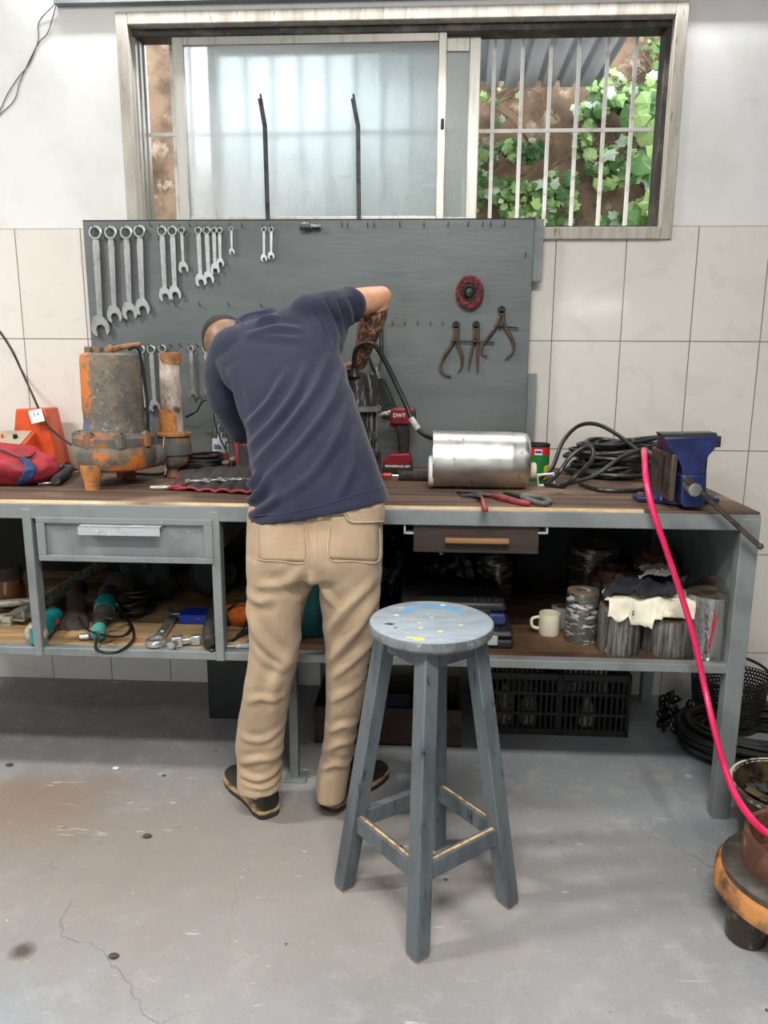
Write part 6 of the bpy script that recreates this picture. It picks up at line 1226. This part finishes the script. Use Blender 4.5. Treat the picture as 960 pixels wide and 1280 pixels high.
me = apply_mods(man); me.shade_smooth()
for mm in (SKIN, TATT, STUB):
    if mm.name not in [m_.name for m_ in me.materials if m_]: me.materials.append(mm)
idx = {m_.name: i for i, m_ in enumerate(me.materials)}
dfa = (wr - el); HI = HM4.inverted()
for f in me.polygons:
    c = f.center + org; t_ = (c - el).dot(dfa) / dfa.length_squared
    if -.02 < t_ < 1.02 and (c - (el + dfa * t_)).length < .062 and (c - sh).length > .17 and (t_ > .12 or (c - sh.lerp(el, min(1, (c - sh).dot(el - sh) / (el - sh).length_squared))).length > .045): f.material_index = idx[TATT.name]
    else:
        q = HI @ c
        f.material_index = idx[STUB.name] if (q.length < .14 and q.z > -.035 and q.y < .045 and abs(q.x) < .083) else idx[SKIN.name]
# hair: a cap over the crown, faded towards the nape
b = MB()
def hairp(u, v):
    a = 2 * PI * u; th = v * (1.22 + .42 * max(0, -math.sin(a)) ** .5)
    d = V((math.cos(a) * math.sin(th), math.sin(a) * math.sin(th), math.cos(th))); n = noise.noise(d * 30) * .0014
    r_ = 1.055 + n * 12 - .045 * v ** 3
    return hp(d.x * .076 * r_, -.008 + d.y * .096 * r_, .022 + d.z * .086 * r_)
b.grid(hairp, 60, 22); bmesh.ops.remove_doubles(b.bm, verts=b.bm.verts[:], dist=.0003); b.build('hair', HAIR, man, smooth=180)
# ---- clothes
def sect(L, R, Y, t, n=40, e=.82, tilt=0):
    A, B_ = px3(L[0], L[1], Y), px3(R[0], R[1], Y); c = (A + B_) / 2; w = (B_ - A) / 2; T = V((0, t * math.cos(tilt), t * math.sin(tilt)))
    return [c + w * math.copysign(abs(math.cos(a)) ** e, math.cos(a)) + T * math.copysign(abs(math.sin(a)) ** e, math.sin(a)) for a in [2 * PI * k / n for k in range(n)]]
def smooth_rings(S, k=4):
    """interpolates section rows (lists of numbers) smoothly"""
    out = []
    for row in range(len(S) - 1):
        a, b_, c, d = S[max(row - 1, 0)], S[row], S[row + 1], S[min(row + 2, len(S) - 1)]
        for q in range(k):
            t_ = q / k; out.append([.5 * ((2 * y) + (z - x) * t_ + (2 * x - 5 * y + 4 * z - w) * t_ * t_ + (3 * y - x - 3 * z + w) * t_ ** 3) for x, y, z, w in zip(a, b_, c, d)])
    out.append(S[-1]); return out
def loft_sections(b, S, k=4, e=.82, tilt=0): return b.loft([sect((r[0], r[1]), (r[2], r[3]), r[4], r[5], e=e, tilt=tilt) for r in smooth_rings(S, k)])
b = MB()
loft_sections(b, [[312, 651, 488, 622, 1.99, .128], [312, 612, 475, 590, 2.01, .126], [313, 572, 462, 553, 2.055, .122], [308, 532, 449, 517, 2.12, .124], [295, 494, 437, 480, 2.195, .126], [277, 466, 425, 440, 2.265, .118], [268, 446, 419, 400, 2.32, .10], [279, 421, 411, 376, 2.35, .072], [302, 404, 388, 373, 2.375, .042]])
b.limb([px3(299, 446, 2.335), px3(288, 470, 2.345), px3(290, 500, 2.365), px3(301, 524, 2.39), px3(304, 534, 2.395)], [.098, .086, .075, .062, .056], 20)
b.limb([px3(388, 398, 2.335), px3(408, 391, 2.35), px3(424, 386, 2.375), px3(437, 381.5, 2.405)], [.075, .066, .058, .054], 20)
b.limb([px3(425, 392, 2.37), px3(421, 412, 2.34), px3(421, 436, 2.30)], [.042, .036, .022], 14)
b.limb([px3(340, 410, 2.36), px3(311, 412, 2.39)], [.064, .051], 16)      # collar side
shirt = b.build('shirt', NAVYC, man, remesh=.0065, relax=6, smooth=180)
me = apply_mods(shirt); me.shade_smooth()
n = len(me.vertices); co = np.empty(n * 3); me.vertices.foreach_get('co', co); co = co.reshape(-1, 3); no = np.empty(n * 3); me.vertices.foreach_get('normal', no); no = no.reshape(-1, 3)
W = co + np.array(org)
def z3(p): return (230 + p[0] / 3.2, 340 + p[1] / 3.2)
def ridge(curve, amp, sig, Yc, back=True):
    P = np.array([px3(*z3(p), Yc) for p in [c[:2] for c in sp([(c[0], c[1], 0) for c in curve], 6)]]); d = np.full(len(W), 9.0); tt = np.zeros(len(W))
    for i in range(len(P) - 1):
        a, e = P[i][[0, 2]], (P[i + 1] - P[i])[[0, 2]]; q = np.clip(((W[:, [0, 2]] - a) @ e) / max(e @ e, 1e-9), 0, 1); dd = np.linalg.norm(W[:, [0, 2]] - (a + q[:, None] * e), axis=1)
        m_ = dd < d; d[m_] = dd[m_]; tt[m_] = (i + q[m_]) / (len(P) - 1)
    g = np.exp(-(d / sig) ** 2) - .55 * np.exp(-((d - sig * 2.0) / (sig * 1.2)) ** 2)
    w = np.sin(np.clip(tt, 0.02, .98) * PI) ** .6
    return amp * g * w * (no[:, 1] < .15)
disp = np.zeros(len(W))
for cv, am, sg in (([(480, 370), (450, 480), (380, 590), (285, 690)], .0045, .010), ([(560, 340), (520, 480), (430, 620), (300, 770)], .005, .011), ([(625, 380), (590, 530), (480, 690), (330, 830)], .005, .011), ([(400, 400), (350, 520), (262, 610)], .0045, .010),
                   ([(660, 480), (640, 620), (560, 760), (420, 860)], .004, .012), ([(205, 240), (330, 215), (440, 225)], .005, .009), ([(230, 185), (270, 170), (320, 165)], .005, .007), ([(505, 90), (560, 190), (590, 290)], .006, .009), ([(560, 90), (590, 170), (605, 260)], .005, .008), ([(600, 80), (625, 140), (630, 230)], .005, .008), ([(200, 250), (330, 250), (450, 265)], .003, .010),
                   ([(275, 895), (340, 850), (385, 790)], .007, .010), ([(270, 850), (320, 800), (345, 760)], .006, .010), ([(300, 930), (390, 880), (440, 840)], .005, .010), ([(95, 420), (150, 480), (190, 590)], .006, .010), ([(150, 400), (200, 500), (250, 600)], .005, .010), ([(700, 620), (700, 740), (640, 860)], .003, .012)):
    disp += ridge(cv, am * 2.0, sg * .95, 2.1)
nz = np.array([noise.fractal(V((w[0] * 7 + w[2] * 5, w[1] * 4, w[2] * 4 - w[0] * 3)), 1, 2, 3) for w in W]) * .003
co = co + no * (disp + nz)[:, None]; me.vertices.foreach_set('co', co.ravel()); me.update()
def surf(o, extra=0):
    me_ = o.data; off = ORG[o]; return BVHTree.FromPolygons([v.co + off for v in me_.vertices], [tuple(p.vertices) for p in me_.polygons])
def hit(bv, u, v, off=.002):
    h = bv.ray_cast(EYE, ray(u, v).normalized()); 
    if h[0] is None: return None
    nrm = h[1] if h[1].dot(ray(u, v)) < 0 else -h[1]
    return h[0] + nrm * off
bv = surf(shirt)
ax_ = (el - sh).normalized(); b = MB(); cS = px3(438.5, 381, 2.408); b.lathe([(.048, .0), (.0545, .001), (.0565, .010), (.0560, .022), (.050, .023)], TM(cS - ax_ * .016, ax_), 36, False); b.build('sleeve_hem', NAVYC, shirt, smooth=60)
def seam(name, pts, m, par, bv, r_=.0012, off=.001, k=6):
    P = [hit(bv, p.x, p.y, off) for p in sp([(u, v, 0) for u, v in pts], k)]; P = [p for p in P if p is not None]
    if len(P) > 2: b = MB(); b.tube(P, r_, 5); return b.build(name, m, par)
NAVYD = cloth_mat('navy_seam', (60, 66, 98), (50, 56, 86))
seam('hem_seam', [(316, 644), (345, 643), (380, 637), (420, 626), (455, 615), (482, 608)], NAVYD, shirt, bv)
seam('collar', [(303, 407), (300, 402), (306, 395), (318, 391), (332, 389)], NAVYD, shirt, bv, .003, .001)
seam('sleeve_seam', [(383, 372), (398, 390), (410, 415), (417, 436)], NAVYD, shirt, bv, .0012, .0006)
b = MB()
fl_ = [[312, 651, 394, 652, 1.99, .115], [309, 700, 390, 712, 1.992, .108]]
b.loft([sect((r[0], r[1]), (r[2], r[3]), r[4], r[5]) for r in smooth_rings([[311, 628, 482, 622, 1.995, .118], [310, 655, 479, 648, 1.995, .120], [309, 690, 478, 690, 1.99, .122], [310, 716, 477, 714, 1.992, .108]], 4)])
loft_sections(b, [[309, 690, 394, 696, 1.995, .110], [310, 725, 391, 725, 1.997, .102], [310.5, 769, 378, 769, 2.00, .092], [313, 800, 374.5, 806, 2.01, .084], [311, 830, 371, 832, 2.02, .080], [306, 863, 364, 862, 2.03, .080], [299, 899, 357, 904, 2.045, .078], [295.5, 930, 353, 938, 2.05, .074], [297, 945, 351, 952, 2.05, .068], [298, 983, 352, 983, 2.05, .069]])
loft_sections(b, [[396, 696, 478, 690, 1.995, .110], [398, 725, 477, 725, 1.997, .102], [403, 765, 474, 765, 2.00, .092], [405.5, 800, 467, 800, 2.02, .084], [407, 830, 461, 830, 2.035, .080], [407.5, 867, 456, 867, 2.05, .076], [407, 905, 447, 905, 2.07, .072], [402, 940, 441, 940, 2.08, .068], [396.5, 965, 437, 965, 2.085, .066], [395, 994, 433, 994, 2.085, .066]])
pants = b.build('trousers', KHAKI, man, remesh=.0065, relax=5, smooth=180)
me = apply_mods(pants); me.shade_smooth()
n = len(me.vertices); co = np.empty(n * 3); me.vertices.foreach_get('co', co); co = co.reshape(-1, 3); no = np.empty(n * 3); me.vertices.foreach_get('normal', no); no = no.reshape(-1, 3); W = co + np.array(org)
def z3(p): return (260 + p[0] / 2.846, 600 + p[1] / 2.846)
disp = np.zeros(len(W))
for cv, am, sg in (([(150, 430), (230, 560), (310, 640)], .006, .014), ([(150, 380), (210, 395), (260, 380)], .004, .012), ([(300, 650), (230, 620), (180, 560)], .004, .012), ([(285, 760), (200, 750), (150, 770)], .004, .010), ([(270, 880), (200, 910), (120, 900)], .004, .010), ([(260, 990), (190, 980), (115, 1000)], .005, .010), ([(255, 1040), (180, 1055), (115, 1040)], .006, .009), ([(250, 1075), (200, 1085), (120, 1070)], .005, .008), ([(330, 560), (250, 700), (240, 860)], .004, .014),
                   ([(600, 330), (500, 420), (430, 520)], .005, .013), ([(610, 400), (520, 520), (425, 640)], .006, .013), ([(590, 560), (520, 620), (430, 700)], .005, .012), ([(560, 700), (500, 740), (430, 780)], .004, .011), ([(530, 880), (480, 870), (425, 900)], .005, .010), ([(520, 950), (470, 940), (410, 980)], .005, .010), ([(500, 1040), (450, 1020), (395, 1050)], .006, .009), ([(390, 300), (380, 340), (350, 400)], .006, .010), ([(395, 290), (420, 350), (470, 420)], .005, .010), ([(360, 270), (300, 330), (200, 340)], .004, .012)):
    disp += ridge(cv, am * 1.5, sg, 2.0)
nz = np.array([noise.fractal(V((w[0] * 9, w[1] * 5, w[2] * 6)), 1, 2, 3) for w in W]) * .004
co = co + no * (disp + nz)[:, None]; me.vertices.foreach_set('co', co.ravel()); me.update()
bv = surf(pants)
def patch(name, poly, m, par, bv, off=.003, th=.003, sub=5):
    """a flat cloth piece following the surface; poly = four corners of a quad in the photo"""
    A, B_, C_, D_ = [V((p[0], p[1], 0)) for p in poly]; b = MB(); N = 12; g = []
    for i in range(N + 1):
        row = []
        for j in range(N + 1):
            q = A.lerp(B_, i / N).lerp(D_.lerp(C_, i / N), j / N); h = hit(bv, q.x, q.y, off)
            row.append(b.bm.verts.new(h) if h is not None else None)
        g.append(row)
    for i in range(N):
        for j in range(N):
            f = (g[i][j], g[i + 1][j], g[i + 1][j + 1], g[i][j + 1])
            if None not in f: b.bm.faces.new(f)
    return b.build(name, m, par, solid=th, smooth=180)
pk = patch('back_pocket', [(322, 655), (382, 648), (383, 702), (324, 700)], KHAKI, pants, bv, .001, .002)
pk2 = patch('back_pocket', [(413, 646), (473, 640), (472, 701), (411, 698)], KHAKI, pants, bv, .001, .002)
fp_ = patch('pocket_flap', [(425, 629), (478, 624), (478, 652), (438, 653)], KHAKI, pk2, bv, .004, .005)
seam('flap_seam', [(426, 632), (430, 641), (438, 651), (455, 652), (477, 651)], KHAKI2, pk2, bv, .0016, .007)
seam('pocket_seam', [(322, 660), (323, 690), (325, 699), (350, 701), (382, 702), (383, 670), (382, 652)], KHAKI2, pk, bv, .0012, .0025)
seam('pocket_seam', [(413, 652), (411, 697), (440, 701), (472, 701), (473, 660)], KHAKI2, pk2, bv, .0012, .0025)
seam('centre_seam', [(393, 636), (394, 665), (395, 700)], KHAKI2, pants, bv, .0012, .0006)
seam('side_seam', [(300, 905), (298, 940), (301, 980)], KHAKI2, pants, bv, .001, .0006)
q = hit(bv, 400, 646, .002)
if q is not None: b = MB(); b.ball(q, (.009, .004, .010), 10); b.build('belt_loop', KHAKI2, pants)
SHOE = mat('black_leather', (34, 32, 31), .45, c2=(52, 48, 44), s2=14, b=.25, bs=60); SOLE = mat('worn_sole', (52, 46, 40), .7, c2=(30, 28, 26), s2=20); WELT = mat('tan_sole_edge', (176, 148, 108), .7, c2=(120, 98, 72), s2=24)
def shoe(heel, toe, label):
    heel, toe = V(heel), V(toe); d = (toe - heel).normalized(); L = .285; s = V((-d.y, d.x, 0))
    st_ = [(-.005, .022, .07), (.02, .034, .092), (.12, .038, .102), (.25, .039, .108), (.38, .040, .096), (.5, .044, .076), (.65, .048, .064), (.8, .047, .056), (.92, .038, .048), (.99, .020, .040), (1.0, .006, .034)]
    R_ = []
    for x, w, z in smooth_rings([list(r) for r in st_], 3):
        c = heel + d * (x * L); ring = []
        for k in range(20):
            a = 2 * PI * k / 20; yy = w * math.copysign(abs(math.cos(a)) ** .8, math.cos(a)); zz_ = .022 + (z - .022) * (.5 + .5 * math.copysign(abs(math.sin(a)) ** .85, math.sin(a)))
            if math.sin(a) > 0: yy *= 1 - .35 * math.sin(a) ** 2
            ring.append(c + s * yy + V((0, 0, zz_)))
        R_.append(ring)
    b = MB(); b.loft(R_); o = b.build('shoe', SHOE, man, smooth=180)
    out = []
    for x, w in ((-.02, .0), (-.015, .02), (.02, .034), (.12, .041), (.3, .038), (.45, .040), (.65, .050), (.8, .050), (.92, .042), (1.0, .022), (1.015, 0)): out.append((x, w))
    ol = [(x * L, w) for x, w in out] + [(x * L, -w) for x, w in out[-2:0:-1]]
    Mx = Matrix((d, s, V((0, 0, 1)))).transposed().to_4x4(); Mx.translation = heel
    b = MB(); b.prism(ol, .016, Mx); b.build('sole', SOLE, o, bevel=.003)
    Mx2 = Mx.copy(); Mx2.translation = heel + V((0, 0, .0165)); b = MB(); b.prism([(x * 1.0, w * 1.03) for x, w in ol], .010, Mx2); b.build('welt', WELT, o, bevel=.002)
    b = MB(); b.lathe([(.038, .085), (.049, .09), (.048, .130), (.036, .132)], Matrix.Translation(heel + d * .075), 20); b.build('padded_collar', SHOE, o)
shoe(PZ(338, 1022, 0), PZ(278, 955, 0), '')
shoe(PZ(409, 1013, 0), PZ(496, 952, 0), '')
